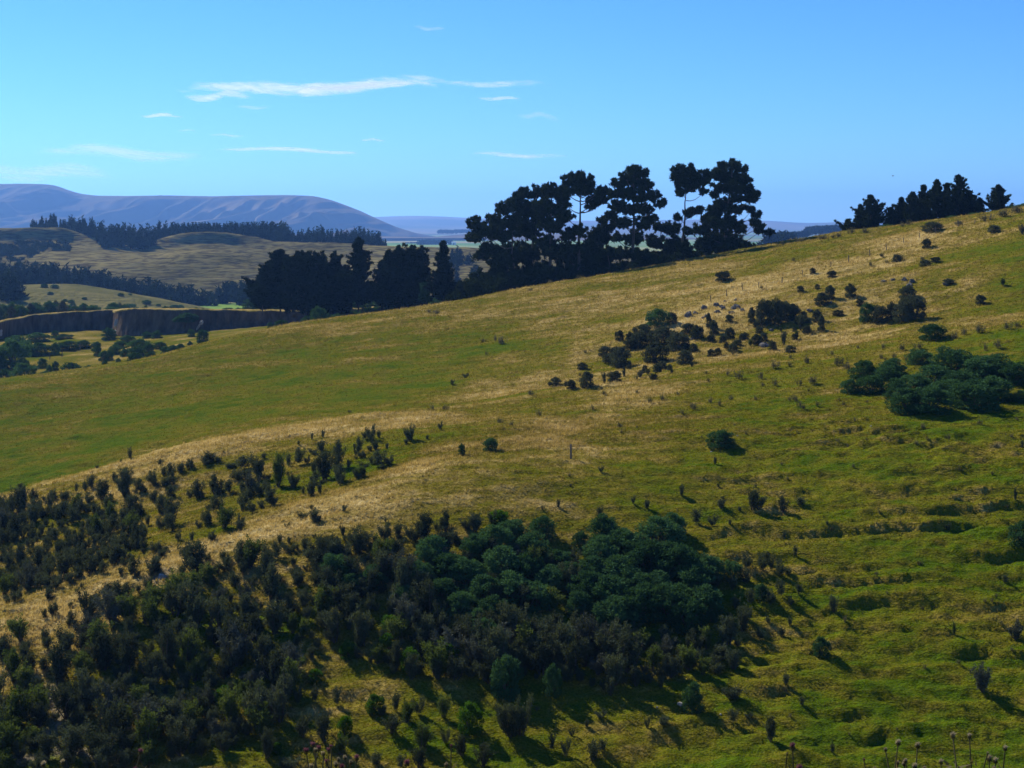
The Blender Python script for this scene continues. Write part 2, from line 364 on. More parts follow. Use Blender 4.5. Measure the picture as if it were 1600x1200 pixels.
# ------------------------------------------------------------------ river flat, terrace bank, valley, hills
def sheet_from(pxs, table, sub, mat, name, nz=None, smooth=10, step=2.0, attrs=None, mod=None):
    pp = np.arange(pxs[0], pxs[-1] + 0.1, step)
    dk = smooth_cols(np.array([np.interp(pp, pxs, d) if isinstance(d, list) else np.full(len(pp), float(d)) for _, d in table]), smooth)
    pk = smooth_cols(np.array([np.interp(pp, pxs, p) if isinstance(p, list) else np.full(len(pp), float(p)) for p, _ in table]), smooth)
    zk = zof(pk, dk); rr = []
    for k, n in enumerate(sub):
        for j in range(n): rr.append(dk[k] * (1 - j / n) + dk[k + 1] * (j / n))
    rr.append(dk[-1]); D_ = np.array(rr); Z_ = pchip(dk, zk, D_); X_ = (pp[None] - 800) / F * D_
    if nz: Z_ = Z_ + nz(X_, D_, pp)
    if mod: Z_ = mod(X_, D_, Z_, pp)
    S = Sheet(pp, D_, Z_)
    o = link(name, grid_mesh(name, X_, D_, Z_, mat, attrs(X_, D_, S) if attrs else None)); tag(o, kind='structure'); S.X = X_
    return S
FPX = [-700, -300, 0, 100, 200, 300, 400, 500, 600, 800]
FLAT = sheet_from(FPX, [([720,660,625,610,596,575,552,530,515,500], 290), ([690,632,606,592,575,552,530,509,497,485], 330),
                        ([600,560,540,536,532,524,512,502,494,482], 420), ([560,530,510,508,506,505,500,496,488,480], 520)], [30, 90, 40], M['ground'], 'river_flat',
                  nz=lambda x, y, p: 1.6 * (fbm(x / 18, y / 12, 61, 4) - 0.5) + 0.5 * (fbm(x / 3, y / 3, 62, 3) - 0.5),
                  attrs=lambda x, y, S: {'dry': np.clip(0.42 + 1.1 * (fbm(x / 12, y / 7, 63, 4) - 0.5), 0, 1), 'bare': x * 0})
# terrace: a near-vertical earth bank and the flat top behind it
def terrace(name, pts, depth, seed, crease):
    pp = np.arange(pts[0][0], pts[-1][0] + 0.1, 0.75)
    g = lambda i: smooth_cols(np.interp(pp, [q[0] for q in pts], [q[i] for q in pts])[None], 6)[0]
    base, top, dist = g(1), g(2), g(3)
    zb, zt = zof(base, dist) - 2.5, zof(top, dist)
    s = pp / F * dist
    rowsX, rowsY, rowsZ = [], [], []
    n = 40
    for j in range(n + 1):
        t_ = j / n
        flute = 2.2 * (fbm(s / 2.2, s * 0 + t_ * 0.8, seed, 4) - 0.5) * (1 - 0.5 * t_) + 0.5 * (fbm(s / 0.5, s * 0 + t_ * 6, seed + 3, 3) - 0.5)
        talus = 3.5 * (1 - t_) ** 3
        d = dist - talus + flute + 1.1 * t_; notch = 1.1 * (fbm(s / 3.5, s * 0, seed + 9, 4) - 0.5)
        rowsX.append((pp - 800) / F * dist + 0.3 * flute); rowsY.append(d); rowsZ.append(zb + (zt + notch - zb) * t_)
    for back, dz in ((0.5, 0.25), (2, 0.3), (6, 0.1), (14, -0.3), (30, -1.2), (60, -5), (100, -14), (depth, -28)):
        d = dist + 1.1 + back
        rowsX.append((pp - 800) / F * d); rowsY.append(d); rowsZ.append(zt + notch * max(0, 1 - back / 8) + dz + 0.35 * (fbm(s / 1.2, s * 0 + back, seed + 5, 3) - 0.5))
    Xs, Ys, Zs = map(np.array, (rowsX, rowsY, rowsZ))
    me = grid_mesh(name, Xs, Ys, Zs, M['cliff'], {'dry': np.clip(0.7 + 0.5 * (fbm(Xs / 6, Ys / 6, 8, 3) - 0.5), 0, 1), 'bare': Xs * 0})
    me.materials.append(M['ground'])
    mi = np.zeros(len(me.polygons), np.int32); mi[(n) * (len(pp) - 1):] = 1; me.polygons.foreach_set('material_index', mi)
    tag(link(name, me), kind='structure')
    return Sheet(pp, Ys[n:], Zs[n:])
TERR = terrace('river_terrace', [(176,528,490,452),(180,524,486,444),(200,524,484.5,440),(240,522,484,438),(300,518,485,436),(318,516,486,440),(400,507,486,444),(480,499,487,448),(600,490,481,452),(800,482,476,460)], 150, 101, None)
TERR2 = terrace('river_terrace_bend', [(-500,560,530,440),(-200,540,520,430),(-20,532,514,432),(0,530,504,445),(20,530,500,462),(60,529,493,474),(120,527,489,480),(182,524,486.5,484)], 130, 131, None)
# pale gullied slips in the bank
def lump_mesh(name, rad, mat, seed, rough=0.35, n=3, flat=1.0):
    import bmesh
    bm = bmesh.new(); bmesh.ops.create_icosphere(bm, subdivisions=n, radius=1.0)
    for v in bm.verts:
        c = v.co; k = 1 + rough * (float(fbm(np.array([c.x * 1.6 + c.z + seed]), np.array([c.y * 1.6 - c.z + seed * 1.7]), seed, 4)[0]) - 0.5) * 2
        v.co = Vector((c.x * k * rad[0], c.y * k * rad[1], c.z * k * rad[2] * flat))
    me = bpy.data.meshes.new(name); bm.to_mesh(me); bm.free(); me.materials.append(mat); return me
for i, (a, b, w_, h_, rot) in enumerate([(181, 506, 4, 13, 0.15), (175, 519, 13, 3.5, -0.35), (315, 504, 4.5, 6, 0.2), (310, 511, 3, 10, 0.55), (1, 521, 3.5, 9, 0.1)]):
    d = (436, 434, 433, 432, 441)[i]
    o = link('clay_slip', lump_mesh('clay_slip', (w_ * d / F / 2, 1.2, h_ * d / F / 2), M['pale_rock'], 70 + i, 0.7, 4)); o.location = (xof(a, d), d, zof(b, d)); o.rotation_euler = (0, rot, 0)
    tag(o, ['pale clay slip in the corner where the two terrace banks meet', 'low pale clay fan spread at the foot of the bank corner', 'pale clay chute running down the middle of the long bank',
            'small pale clay heap below the chute in the long bank', 'pale eroded end of the terrace bank by the scrub'][i], 'clay slip', 'pale clay slips in the terrace bank')

def hills_mat(name, lo, hi, green=None, contour=False, scale=0.004):
    m, t = mat_new(name)
    n1 = noise(t, scale, 5); c = ramp(t, n1, [(0.35, lo), (0.65, hi)])
    n2 = noise(t, scale * 9, 5)
    if green: c = mixc(t, c, green, ramp(t, n2, [(0.52, (0, 0, 0)), (0.66, (1, 1, 1))]))
    h = n2
    if contour:
        h = noise(t, 0.28, 4, stretch=(0.35, 0.5, 2.6))
        c = mixc(t, c, ramp(t, h, [(0.4, (0.42, 0.40, 0.42)), (0.56, (1.15, 1.15, 1.15))]), 1.0, 'MULTIPLY')
    out(t, diffuse(t, c, bump(t, h, 0.9 if contour else 0.6, 2.0 if contour else 12.0))); return m
M['tussock'] = hills_mat('tussock_hill_grass', (0.085, 0.075, 0.026), (0.165, 0.138, 0.050), None, True, 0.012)
M['knoll'] = hills_mat('knoll_grass', (0.10, 0.10, 0.030), (0.19, 0.165, 0.058), None, False, 0.03)
M['range'] = hills_mat('mountain_tussock', (0.075, 0.062, 0.038), (0.145, 0.112, 0.062), None, False, 0.0012)
M['low_hills'] = hills_mat('low_hill_pasture', (0.09, 0.10, 0.035), (0.19, 0.16, 0.075), None, False, 0.0006)
def plain_material():
    m, t = mat_new('valley_fields')
    g = N(t, 'ShaderNodeNewGeometry'); mp = N(t, 'ShaderNodeMapping'); mp.inputs['Scale'].default_value = (0.0022, 0.0016, 0.0); mp.inputs['Rotation'].default_value = (0, 0, 0.35)
    t.links.new(g.outputs['Position'], mp.inputs[0])
    v = N(t, 'ShaderNodeTexVoronoi'); v.distance = 'CHEBYCHEV'; v.inputs['Scale'].default_value = 1.0; t.links.new(mp.outputs[0], v.inputs['Vector'])
    s = N(t, 'ShaderNodeSeparateColor'); t.links.new(v.outputs['Color'], s.inputs[0])
    c = ramp(t, s.outputs[0], [(0.0, (0.10, 0.19, 0.04)), (0.35, (0.16, 0.24, 0.05)), (0.55, (0.30, 0.27, 0.12)), (0.8, (0.12, 0.13, 0.06)), (1.0, (0.2, 0.3, 0.07))])
    n = noise(t, 0.01, 4); c = mixc(t, c, ramp(t, n, [(0.3, (0.75, 0.75, 0.75)), (0.7, (1.1, 1.1, 1.1))]), 1.0, 'MULTIPLY')
    out(t, diffuse(t, c)); return m
M['plain'] = plain_material()
pp = np.linspace(-9000, 10600, 220); dd = np.concatenate([np.linspace(330, 1500, 40), np.geomspace(1600, 20500, 60)])
Dp = np.repeat(dd[:, None], len(pp), 1); Xp = (pp[None] - 800) / F * Dp
Xp[:] = np.linspace(-14500, 14500, len(pp))[None] * np.clip(Dp / 12000, 0.16, 1)
Zp = -45 - 0.003 * np.minimum(Dp, 9000) + 5 * (fbm(Xp / 900, Dp / 900, 91, 3) - 0.5)
tag(link('valley_floor', grid_mesh('valley_floor', Xp, Dp, Zp, M['plain'])), kind='structure')
def zplain(d): return -45 - 0.003 * min(d, 9000)
KNOLL = sheet_from([-300, -100, 0, 30, 60, 100, 150, 200, 250, 300, 340, 420],
                   [(520, 610), ([480,478,475,474,474,476,480,484,488,492,496,500], 680), ([452,447,446,445.5,445,445,449,456,466,476,486,498], 770), (510, 900)],
                   [20, 40, 20], M['knoll'], 'field_knoll', nz=lambda x, y, p: 2.0 * (fbm(x / 25, y / 25, 81, 3) - 0.5), smooth=5)
MPX = [-700, -300, 0, 50, 95, 112, 140, 180, 225, 250, 272, 300, 340, 375, 400, 430, 500, 560, 610, 660, 740, 900, 1300]
MTOP = [350, 355, 357, 356, 355.5, 360, 369, 377, 380, 374, 366, 363.5, 363, 366, 371, 378, 379, 382, 385, 386.5, 388, 392, 398]
MID = sheet_from(MPX, [(500, 880), ([470]*3 + [466, 462, 460, 458, 462, 466, 468, 470, 472, 474, 474, 474, 472, 470, 466, 462, 460, 458, 456, 452], 960),
                       ([411, 411, 411, 409, 407, 408, 410, 412, 413, 412, 408, 404, 402, 404, 408, 412, 414, 416, 416, 416, 416, 416, 420], 1090),
                       ([372, 376, 378, 377, 376, 381, 387, 392, 394, 391, 385.5, 382, 381.5, 384, 389, 394, 394, 396, 398, 399, 400, 402, 406], [1226]*6 + [1205, 1195, 1195, 1200, 1222, 1228, 1228, 1226, 1215, 1195] + [1195] * 7),
                       (MTOP, 1240), ([v + 3 for v in MTOP], 1330), (420, 1800)],
                 [20, 90, 110, 60, 16, 12], M['tussock'], 'tussock_hill', nz=lambda x, y, p: 9 * (fbm(x / 90, y / 90, 83, 4) - 0.5) * sst(1240, 1120, y) + 2 * (fbm(x / 14, y / 10, 84, 3) - 0.5), smooth=3)
def spurs(amp, wl, seed, y0, y1):
    """gullies cut into the hill face between spurs that run down towards the valley"""
    def f(x, y, Zb, pp):
        yy = y - y0
        wx = x / wl + 0.8 * fbm(x / wl / 1.5, y / wl / 1.5, seed, 3) + 0.9 * yy / wl * (vn(x / wl / 3.5, y * 0, seed + 2) - 0.5)
        a1 = np.abs(2 * vn(wx, y / (wl * 6), seed + 5) - 1); a2 = np.abs(2 * vn(wx * 2.2 + 3, y / (wl * 3.0), seed + 6) - 1); a3 = np.abs(2 * vn(wx * 5 + 1, y / wl, seed + 7) - 1)
        e = np.sin(np.clip(yy / (y1 - y0), 0, 1) * math.pi) ** 0.75
        return Zb - amp * (1 - 0.50 * (1 - a1) - 0.32 * (1 - a2) - 0.18 * (1 - a3)) * e
    return f
RPX = [-900, -400, -100, 0, 40, 75, 90, 105, 125, 150, 200, 260, 330, 400, 450, 490, 515, 540, 565, 590, 620, 650, 700, 760]
RTOP = [290, 296, 290, 287, 286.5, 287.5, 290, 296, 302, 305, 305.5, 304.5, 306, 304.5, 304, 305.5, 311, 320, 330, 342, 355, 364, 372, 380]
RANGE = sheet_from(RPX, [(372, 5600), ([(0.50 * 362 + 0.50 * v) for v in RTOP], 6350), (RTOP, 7200), ([v + 6 for v in RTOP], 8300), (370, 10000)],
                   [90, 150, 10, 8], M['range'], 'mountain_range', mod=spurs(260, 250, 201, 5700, 7230), smooth=3)
LPX = [-900, 300, 560, 600, 640, 690, 740, 800, 900, 1000, 1100, 1180, 1205, 1240, 1262, 1290, 1320, 1450, 1600, 2600]
LTOP = [346, 344, 340, 338.5, 337, 338, 341, 343, 345, 344, 343, 344, 345, 347.5, 349, 347.5, 347, 349, 346, 344]
sheet_from(LPX, [(367, 9500), ([360 if 1150 < a < 1400 else 358 for a in LPX], 12000), ([v + 9 for v in LTOP], 14000), ([v + 4 for v in LTOP], 14600), (LTOP, 16000), (362, 19500)],
           [20, 20, 20, 20, 10], M['low_hills'], 'far_hills', mod=spurs(60, 900, 301, 9500, 16000), smooth=4, step=4)
sheet_from([560, 640, 680, 730, 800, 900, 1100, 1200], [(385, 5200), ([384, 379, 374, 371, 370, 371, 374, 380], 6200), ([386, 378, 370, 366, 364, 366, 372, 380], 6900), (388, 8000)],
           [20, 20, 12], M['range'], 'brown_downs', nz=lambda x, y, p: 12 * (fbm(x / 300, y / 300, 95, 4) - 0.5), smooth=5, step=4)
sheet_from([1240, 1270, 1300, 1330, 1400, 1600], [(384, 1900), ([380, 377, 372, 368, 362, 350], 2150), ([381, 375, 368, 359, 350, 340], 2400), (386, 2900)],
           [16, 16, 12], M['knoll'], 'green_downs', nz=lambda x, y, p: 4 * (fbm(x / 60, y / 60, 96, 4) - 0.5), smooth=4, step=4)
# ------------------------------------------------------------------ plant builders
def leaves(C, Rr, n, size, seed, up=0.0, elong=1.6, shell=0.35, squash=0.85, outw=0.6):
    """n small leaf-sized triangles through the clumps with centres C and radii Rr"""
    g = np.random.default_rng(seed); C = np.asarray(C, float); Rr = np.asarray(Rr, float)
    p = Rr ** 2 / (Rr ** 2).sum(); k = g.choice(len(C), n, p=p)
    d = g.normal(size=(n, 3)); d /= np.linalg.norm(d, axis=1)[:, None]
    r = g.random(n) ** shell
    P = C[k] + d * (Rr[k] * r)[:, None] * np.array([1, 1, squash])
    a = d * outw + g.normal(size=(n, 3)) * 0.55; a[:, 2] += up; a /= np.linalg.norm(a, axis=1)[:, None]
    b = np.cross(a, g.normal(size=(n, 3))); b /= np.linalg.norm(b, axis=1)[:, None]
    s = size * g.uniform(0.6, 1.4, n)[:, None]
    V = np.stack([P - b * s * 0.5, P + b * s * 0.5, P + a * s * elong], 1).reshape(-1, 3)
    return V, np.arange(n * 3).reshape(-1, 3)
def tubes(segs, sides=5):
    """tapered limbs: each seg = (p0, p1, r0, r1)"""
    Vs, Ts, o = [], [], 0
    for p0, p1, r0, r1 in segs:
        p0 = np.array(p0, float); p1 = np.array(p1, float); a = p1 - p0; a /= max(np.linalg.norm(a), 1e-6)
        u = np.cross(a, [0.3, 0.9, 0.1]); u /= np.linalg.norm(u); v = np.cross(a, u)
        an = np.arange(sides) * 2 * math.pi / sides
        ring = np.cos(an)[:, None] * u + np.sin(an)[:, None] * v
        Vs.append(p0 + ring * r0); Vs.append(p1 + ring * r1)
        for i in range(sides):
            j = (i + 1) % sides; Ts += [(o + i, o + j, o + sides + j), (o + i, o + sides + j, o + sides + i)]
        o += sides * 2
    return np.concatenate(Vs), np.array(Ts)
def curved(p0, p1, r0, r1, n, sag, g):
    """a bent limb as a few joined segments"""
    p0 = np.array(p0, float); p1 = np.array(p1, float); pts = []
    off = g.normal(size=3) * np.linalg.norm(p1 - p0) * 0.06
    for i in range(n + 1):
        t = i / n; p = p0 * (1 - t) + p1 * t; p = p + off * math.sin(t * math.pi); p[2] -= sag * math.sin(t * math.pi); pts.append(p)
    return [(pts[i], pts[i + 1], r0 + (r1 - r0) * i / n, r0 + (r1 - r0) * (i + 1) / n) for i in range(n)]
def thorn_proto(seed, n=2600, wide=1.0):
    g = np.random.default_rng(seed); segs, C, Rr = [], [], []
    for i in range(int(g.integers(7, 11))):
        a = g.uniform(0, 6.28); sp = g.uniform(0.05, 0.42) * wide; h = g.uniform(0.55, 0.98) * (1 - 0.35 * sp)
        tip = np.array([math.cos(a) * sp, math.sin(a) * sp, h]); base = np.array([math.cos(a) * 0.05, math.sin(a) * 0.05, 0])
        segs += curved(base, tip, 0.022, 0.006, 3, 0.03, g)
        for t in np.linspace(0.28, 1.0, 7):
            q = base + (tip - base) * t + g.normal(size=3) * 0.035
            C.append(q); Rr.append(g.uniform(0.07, 0.125) * (0.75 + 0.4 * t))
            if g.random() < 0.5:
                e = q + np.array([g.normal() * 0.1, g.normal() * 0.1, g.uniform(0.03, 0.16)]); segs.append((q, e, 0.006, 0.002)); C.append(e); Rr.append(g.uniform(0.05, 0.09))
    crown = leaves(C, Rr, n, 0.030, seed, up=0.55, elong=2.3, shell=0.55, squash=1.15)
    V = crown[0]; V[:, 2] = np.maximum(V[:, 2], 0.0)
    return (V, crown[1]), tubes(segs, 4)
def gorse_proto(seed, n=5200):
    g = np.random.default_rng(seed); C, Rr = [(0, 0, 0.36)], [0.27]
    for i in range(44):
        a = g.uniform(0, 6.28); e = g.uniform(-0.1, 1.45); r = g.uniform(0.30, 0.46)
        C.append((math.cos(a) * math.cos(e) * r, math.sin(a) * math.cos(e) * r, 0.36 + math.sin(e) * r * 1.15)); Rr.append(g.uniform(0.07, 0.14))
    for i in range(14):
        a = i * 0.45; C.append((math.cos(a) * 0.36, math.sin(a) * 0.36, g.uniform(0.03, 0.16))); Rr.append(g.uniform(0.10, 0.15))
    crown = leaves(C, Rr, n, 0.033, seed, up=0.5, elong=1.9, shell=0.22, squash=0.9)
    V = crown[0]; V[:, 2] = np.maximum(V[:, 2], -0.05)
    segs = []
    for i in range(5):
        a = g.uniform(0, 6.28); segs += curved((0, 0, -0.05), (math.cos(a) * 0.22, math.sin(a) * 0.22, 0.5), 0.035, 0.012, 2, 0, g)
    return (V, crown[1]), tubes(segs, 4)
def weed_proto(seed):
    g = np.random.default_rng(seed); segs, C, Rr = [], [], []
    for i in range(16):
        a = g.uniform(0, 6.28); sp = g.uniform(0.05, 0.45); h = g.uniform(0.45, 1.0)
        b = np.array([g.normal() * 0.15, g.normal() * 0.15, -0.05]); tp = b + np.array([math.cos(a) * sp * 0.6, math.sin(a) * sp * 0.6, h])
        segs.append((b, tp, 0.014, 0.006)); C += [tp, b + (tp - b) * 0.7, b + (tp - b) * 0.4]; Rr += [0.06, 0.08, 0.09]
    V, T = leaves(C, Rr, 420, 0.05, seed, up=0.5, elong=2.0, shell=0.6); V2, T2 = tubes(segs, 3)
    return np.concatenate([V, V2]), np.concatenate([T, T2 + len(V)])
THORN = []
for i in range(9):
    (cv, ct), (sv, st) = thorn_proto(100 + i, 2600 if i < 6 else 2000, (1.0, 1.2, 0.8)[i % 3])
    THORN.append((cv, ct, mesh_tris('thorn_crown', cv, ct, M[('thorn', 'thorn_olive', 'thorn', 'thorn_grey', 'thorn', 'thorn_olive', 'thorn', 'thorn', 'thorn')[i]]), mesh_tris('thorn_stem', sv, st, M['bark'])))
GORSE, BROOM = [], []
for i in range(6):
    (cv, ct), (sv, st) = gorse_proto(200 + i)
    st_me = mesh_tris('gorse_stem', sv, st, M['bark'])
    GORSE.append((cv, ct, mesh_tris('gorse_crown', cv, ct, M['gorse']), st_me))
    if i < 3: BROOM.append((cv, ct, mesh_tris('broom_crown', cv, ct, M['broom']), st_me))
MIX = [(cv, ct, mesh_tris('scrub_crown', cv, ct, M['scrub']), sm) for cv, ct, _, sm in GORSE[:4]]
WEED = [mesh_tris('weed_clump', *weed_proto(300 + i), M['weed']) for i in range(5)]
rr = random.Random(5)
def bush(name, protos, loc, wm, hm, label, cat, group, tilt=0.0):
    """a bush: crown and stem under one empty, copied from its prototype's meshes"""
    p = protos[rr.randrange(len(protos))]
    o = empty(name, loc); o.rotation_euler = (rr.uniform(-.05, .05), tilt + rr.uniform(-.05, .05), rr.uniform(0, 6.28))
    o.scale = (wm, wm * rr.uniform(0.85, 1.1), hm); tag(o, label, cat, group)
    link('crown', p[2], o); link('stem', p[3], o); return o
def size(d, w_, h_): return w_ * d / F, h_ * d / F

# ------------------------------------------------------------------ thorn bushes on the two spurs
T1 = "204,718,11,17;189,723,5,7;151,732,8,5;250,727,12,9;296,731,14,16;326,723,28,17;379,733,32,20;368,752,24,20;281,738,17,16;265,746,18,22;236,758,20,25;259,762,24,20;307,777,26,26;335,772,24,30;355,772,22,26;396,775,24,40;219,769,16,16;239,785,18,22;265,780,20,20;379,796,22,28;265,823,34,42;250,800,22,25;215,801,20,18;141,765,18,27;119,769,7,14;160,782,26,30;195,775,30,40;196,752,24,20;30,788,22,28;31,765,12,10;51,782,14,18;81,782,16,18;100,782,20,17;52,805,24,25;122,805,22,28;137,788,10,14;97,810,22,26;5,825,24,32;230,822,11,20;212,852,24,35;321,820,20,26;350,825,34,35;335,800,26,25;278,845,12,16;299,847,11,18;270,832,9,12;330,847,14,18;152,840,24,36;175,835,24,30;185,855,30,22;180,880,30,28;160,897,20,20;242,865,24,18;252,870,20,14;207,900,24,30;240,897,28,28;290,875,24,25;317,870,12,14;324,878,13,14;347,875,16,16;375,887,30,40;231,922,18,20;244,935,18,18;127,920,8,8;82,962,18,24;109,950,11,10;110,977,18,22;20,982,14,16;6,957,8,6;197,937,26,25;168,940,30,28;145,945,20,20;140,965,16,18;25,940,24,20;30,912,24,18;60,920,26,22;88,920,22,22;107,912,22,20;75,935,18,15"
T2 = "579,690,20,26;585,704,14,18;560,708,16,24;564,715,14,12;604,702,8,12;640,689,18,26;688,672,9,14;667,686,8,8;589,730,28,25;608,727,18,16;564,745,20,20;544,732,10,14;527,731,24,40;500,707,20,20;466,727,22,26;480,725,12,14;487,688,6,14;504,684,8,12;507,750,38,42;486,777,19,30;492,755,16,18;435,760,30,50;405,750,26,40;419,790,24,30;407,775,28,25;411,717,12,10;466,695,6,7;489,814,26,18;486,797,9,8;537,800,11,10;449,825,11,9;536,836,10,17;546,847,16,12;491,840,8,7;436,851,12,14;451,851,9,10;454,865,20,16;502,872,32,34;570,855,26,22;600,845,22,28;620,840,22,22;662,847,38,44;697,835,20,34;707,850,20,22;742,830,28,28;770,820,16,24;602,816,6,8;706,602,9,9;728,590,12,8;475,862,18,22;430,875,24,26;525,862,20,20"
T3 = "427,1080,20,40;432,1102,22,35;466,1100,15,30;490,1100,20,26;525,1105,18,28;597,1120,16,20;617,1112,18,32;635,1130,26,36;655,1117,22,30;692,1125,26,36;785,1140,26,44;797,1150,40,48;580,1120,11,14;475,1155,26,36;507,1160,36,50;612,1148,30,28;660,1170,38,38;697,1163,16,26;532,1182,28,28;722,1185,28,32;755,1197,34,36;655,1198,28,30;625,1200,20,20;417,1187,28,44;450,1205,36,22;405,1125,40,60;425,1125,24,50;585,1200,26,22;815,1150,36,60;940,1125,20,14;954,1090,18,30;1032,1080,15,20;1012,1140,10,22;1035,1137,26,14;1144,1137,22,20;1171,1127,14,10;1199,1145,12,22;862,1177,14,26;885,1182,16,30;925,1190,28,34;940,1177,20,18;894,1152,10,14;916,1137,11,14;1142,1092,44,20"
T4 = "1536,1080,30,46;1302,960,16,28;1491,995,8,20;1586,1002,26,30;1227,1072,16,20;1252,1105,13,14;1205,1160,22,40;1300,1177,11,16;1570,912,14,12;1224,802,18,25;1225,845,8,12;1242,872,10,18;1206,895,10,26;1230,900,20,12;1586,785,9,18;1482,830,9,14;1292,822,7,6;1597,700,8,12;940,739,9,12;891,761,6,6;872,795,9,14;990,790,7,15;1010,795,14,16;936,810,15,16;1064,778,12,19;1117,727,8,14;1125,796,22,16;1175,800,22,34;1185,802,26,28;1087,820,22,22;1115,822,16,18;1155,800,8,8;1122,762,6,6;1130,782,6,6;1140,822,8,10;1250,790,22,12"
LBL = {}
def put(lst, **k):
    for s in lst.split(';'):
        a, b, w_, h_ = map(float, s.split(',')); yield a, b, w_, h_
bushes = []          # (px, base row, width, height, zone)
for z_, s in (('upper', T1), ('middle', T2), ('gully', T3), ('slope', T4)):
    for a, b, w_, h_ in put(s): bushes.append((a, b, w_, h_, z_))
def inside(x, y, poly):
    c = False; j = len(poly) - 1
    for i in range(len(poly)):
        xi, yi = poly[i]; xj, yj = poly[j]
        if (yi > y) != (yj > y) and x < (xj - xi) * (y - yi) / (yj - yi) + xi: c = not c
        j = i
    return c
def fill(poly, gaps, step, w_, h_, zone, rnd):
    xs = [p[0] for p in poly]; ys = [p[1] for p in poly]; pts = []
    for _ in range(9000):
        x = rnd.uniform(min(xs), max(xs)); y = rnd.uniform(min(ys), max(ys))
        if not inside(x, y, poly) or any((x - gx) ** 2 + ((y - gy) * 1.3) ** 2 < gr * gr for gx, gy, gr in gaps): continue
        if any((x - a) ** 2 + ((y - b) * 1.5) ** 2 < (step * rnd.uniform(0.8, 1.2)) ** 2 for a, b in pts): continue
        pts.append((x, y)); s = rnd.uniform(0.5, 1.35) * (1 + (y - 900) / 900)
        bushes.append((x, y, w_ * s, h_ * s * rnd.uniform(0.8, 1.2), zone))
rf = random.Random(31)
fill([(-20,795),(120,800),(205,805),(215,850),(190,880),(150,897),(110,905),(60,918),(20,930),(-20,930)],
     [(112,790,12),(65,800,8),(50,878,12),(128,828,10),(125,850,10),(175,862,9),(205,870,10),(12,905,12),(75,842,6)], 20, 23, 28, 'upper', rf)
fill([(-30,1000),(50,1000),(120,1010),(130,960),(165,950),(250,945),(275,915),(300,895),(400,885),(440,905),(500,885),(560,870),(620,880),(650,960),(740,990),(800,1000),(850,1060),(800,1085),(640,1065),(560,1045),(520,1020),(470,1000),(450,1050),(455,1110),(430,1150),(350,1180),(160,1215),(-30,1215)],
     [(95,1090,20),(88,1115,14),(80,1150,26),(110,1160,20),(150,1172,22),(180,1190,18),(165,1115,14),(205,1122,16),(152,1145,16),(262,965,8),(432,975,12),(428,1010,12),(440,1030,11),(60,1060,10),(120,1045,12),(345,965,8),(300,950,7),(372,1028,10),(252,1098,12),(340,1165,10),(325,1130,8),(455,1020,16),(230,1000,6),(475,1040,12),(368,1075,8),(10,1065,8),(500,955,9),(505,930,6),(130,985,14),(405,1010,9),(465,960,8)],
     32, 34, 38, 'thicket', rf)
fill([(800,975),(860,1000),(1000,1020),(1100,1015),(1160,1000),(1150,1050),(1040,1065),(950,1080),(870,1045),(800,1060)], [(855,1005,10),(915,1010,8)], 31, 34, 38, 'thicket2', rf)
fill([(1110,900),(1200,880),(1250,930),(1240,1000),(1160,1010),(1120,960)], [(1180,890,8)], 30, 18, 24, 'thicket2', rf)
fill([(360,880),(640,860),(740,850),(900,900),(880,960),(640,960),(420,900)], [(420,905,14),(505,930,10)], 34, 30, 32, 'thicket', rf)
ZL = {'upper': ('dark grey-green thorn bush in the thicket on the upper left spur', 'thorn bushes on the upper left spur'),
      'middle': ('dark thorn bush standing in golden grass on the central part of the spur', 'thorn bushes along the central spur'),
      'gully': ('grey thorn bush with open grass round it on the gully floor', 'thorn bushes on the grassy gully floor'),
      'slope': ('dark thorn bush standing apart on the green terraced slope', 'thorn bushes scattered on the green terraced slope'),
      'thicket': ('grey-green thorn bush packed in the large dark thicket at lower left', 'thorn bushes in the large lower thicket'),
      'thicket2': ('grey thorn bush at the shaded lower edge of the big gorse mass', 'thorn bushes below the big gorse mass')}
SINGLE = {(204,718): 'dark upright thorn bush standing alone on the crest line beside the green paddock', (326,723): 'broad low thorn bush topmost of those on the upper left spur',
 (640,689): 'single upright thorn bush in a green hollow right of the central bushes', (435,760): 'tall dark double-crowned thorn bush beside the golden spur, left of the central group',
 (489,814): 'low brownish thorn bush alone on the golden spur', (662,847): 'broad grey thorn bush at the top edge of the thicket, beside the first gorse', (697,835): 'slim thorn bush between two broad ones on the thicket top edge',
 (1536,1080): 'large upright grey thorn bush with a long shadow at lower right', (1302,960): 'slender leaning thorn bush beside a dark bank in the green slope', (1491,995): 'thin wispy thorn bush casting a long curved shadow at the right',
 (1586,1002): 'stubby thorn bush at the right edge above the large upright one', (1224,802): 'dark thorn bush tucked under the scooped black bank', (815,1150): 'large grey thorn bush at the bottom, left of the long gorse shadow',
 (1142,1092): 'low brown mound-like thorn bush just right of the round green gorse', (1064,778): 'slim curved thorn bush alone above the gorse mass', (1175,800): 'tall dark pair-like thorn bush right of the gorse mass top',
 (265,823): 'large solid thorn bush at the centre of the upper spur, dark to the ground', (954,1090): 'small grey thorn bush at the lower tip of the shaded thicket', (925,1190): 'grey twin-stemmed thorn bush at the bottom edge on bright green grass',
 (507,1160): 'broad dark thorn bush above the purple thistles', (755,1197): 'bottom-edge thorn bush on bright grass right of the thistles', (536,836): 'thin tree-like thorn bush at the thicket top edge by the golden spur',
 (1205,1160): 'thorn bush with a long shadow left of the lone pink thistle head', (1125,796): 'squat black thorn bush below the slope crest', (1586,785): 'thin curved thorn bush near the right edge', (564,745): 'small round thorn bush lowest of the central group'}
nb = len(bushes)
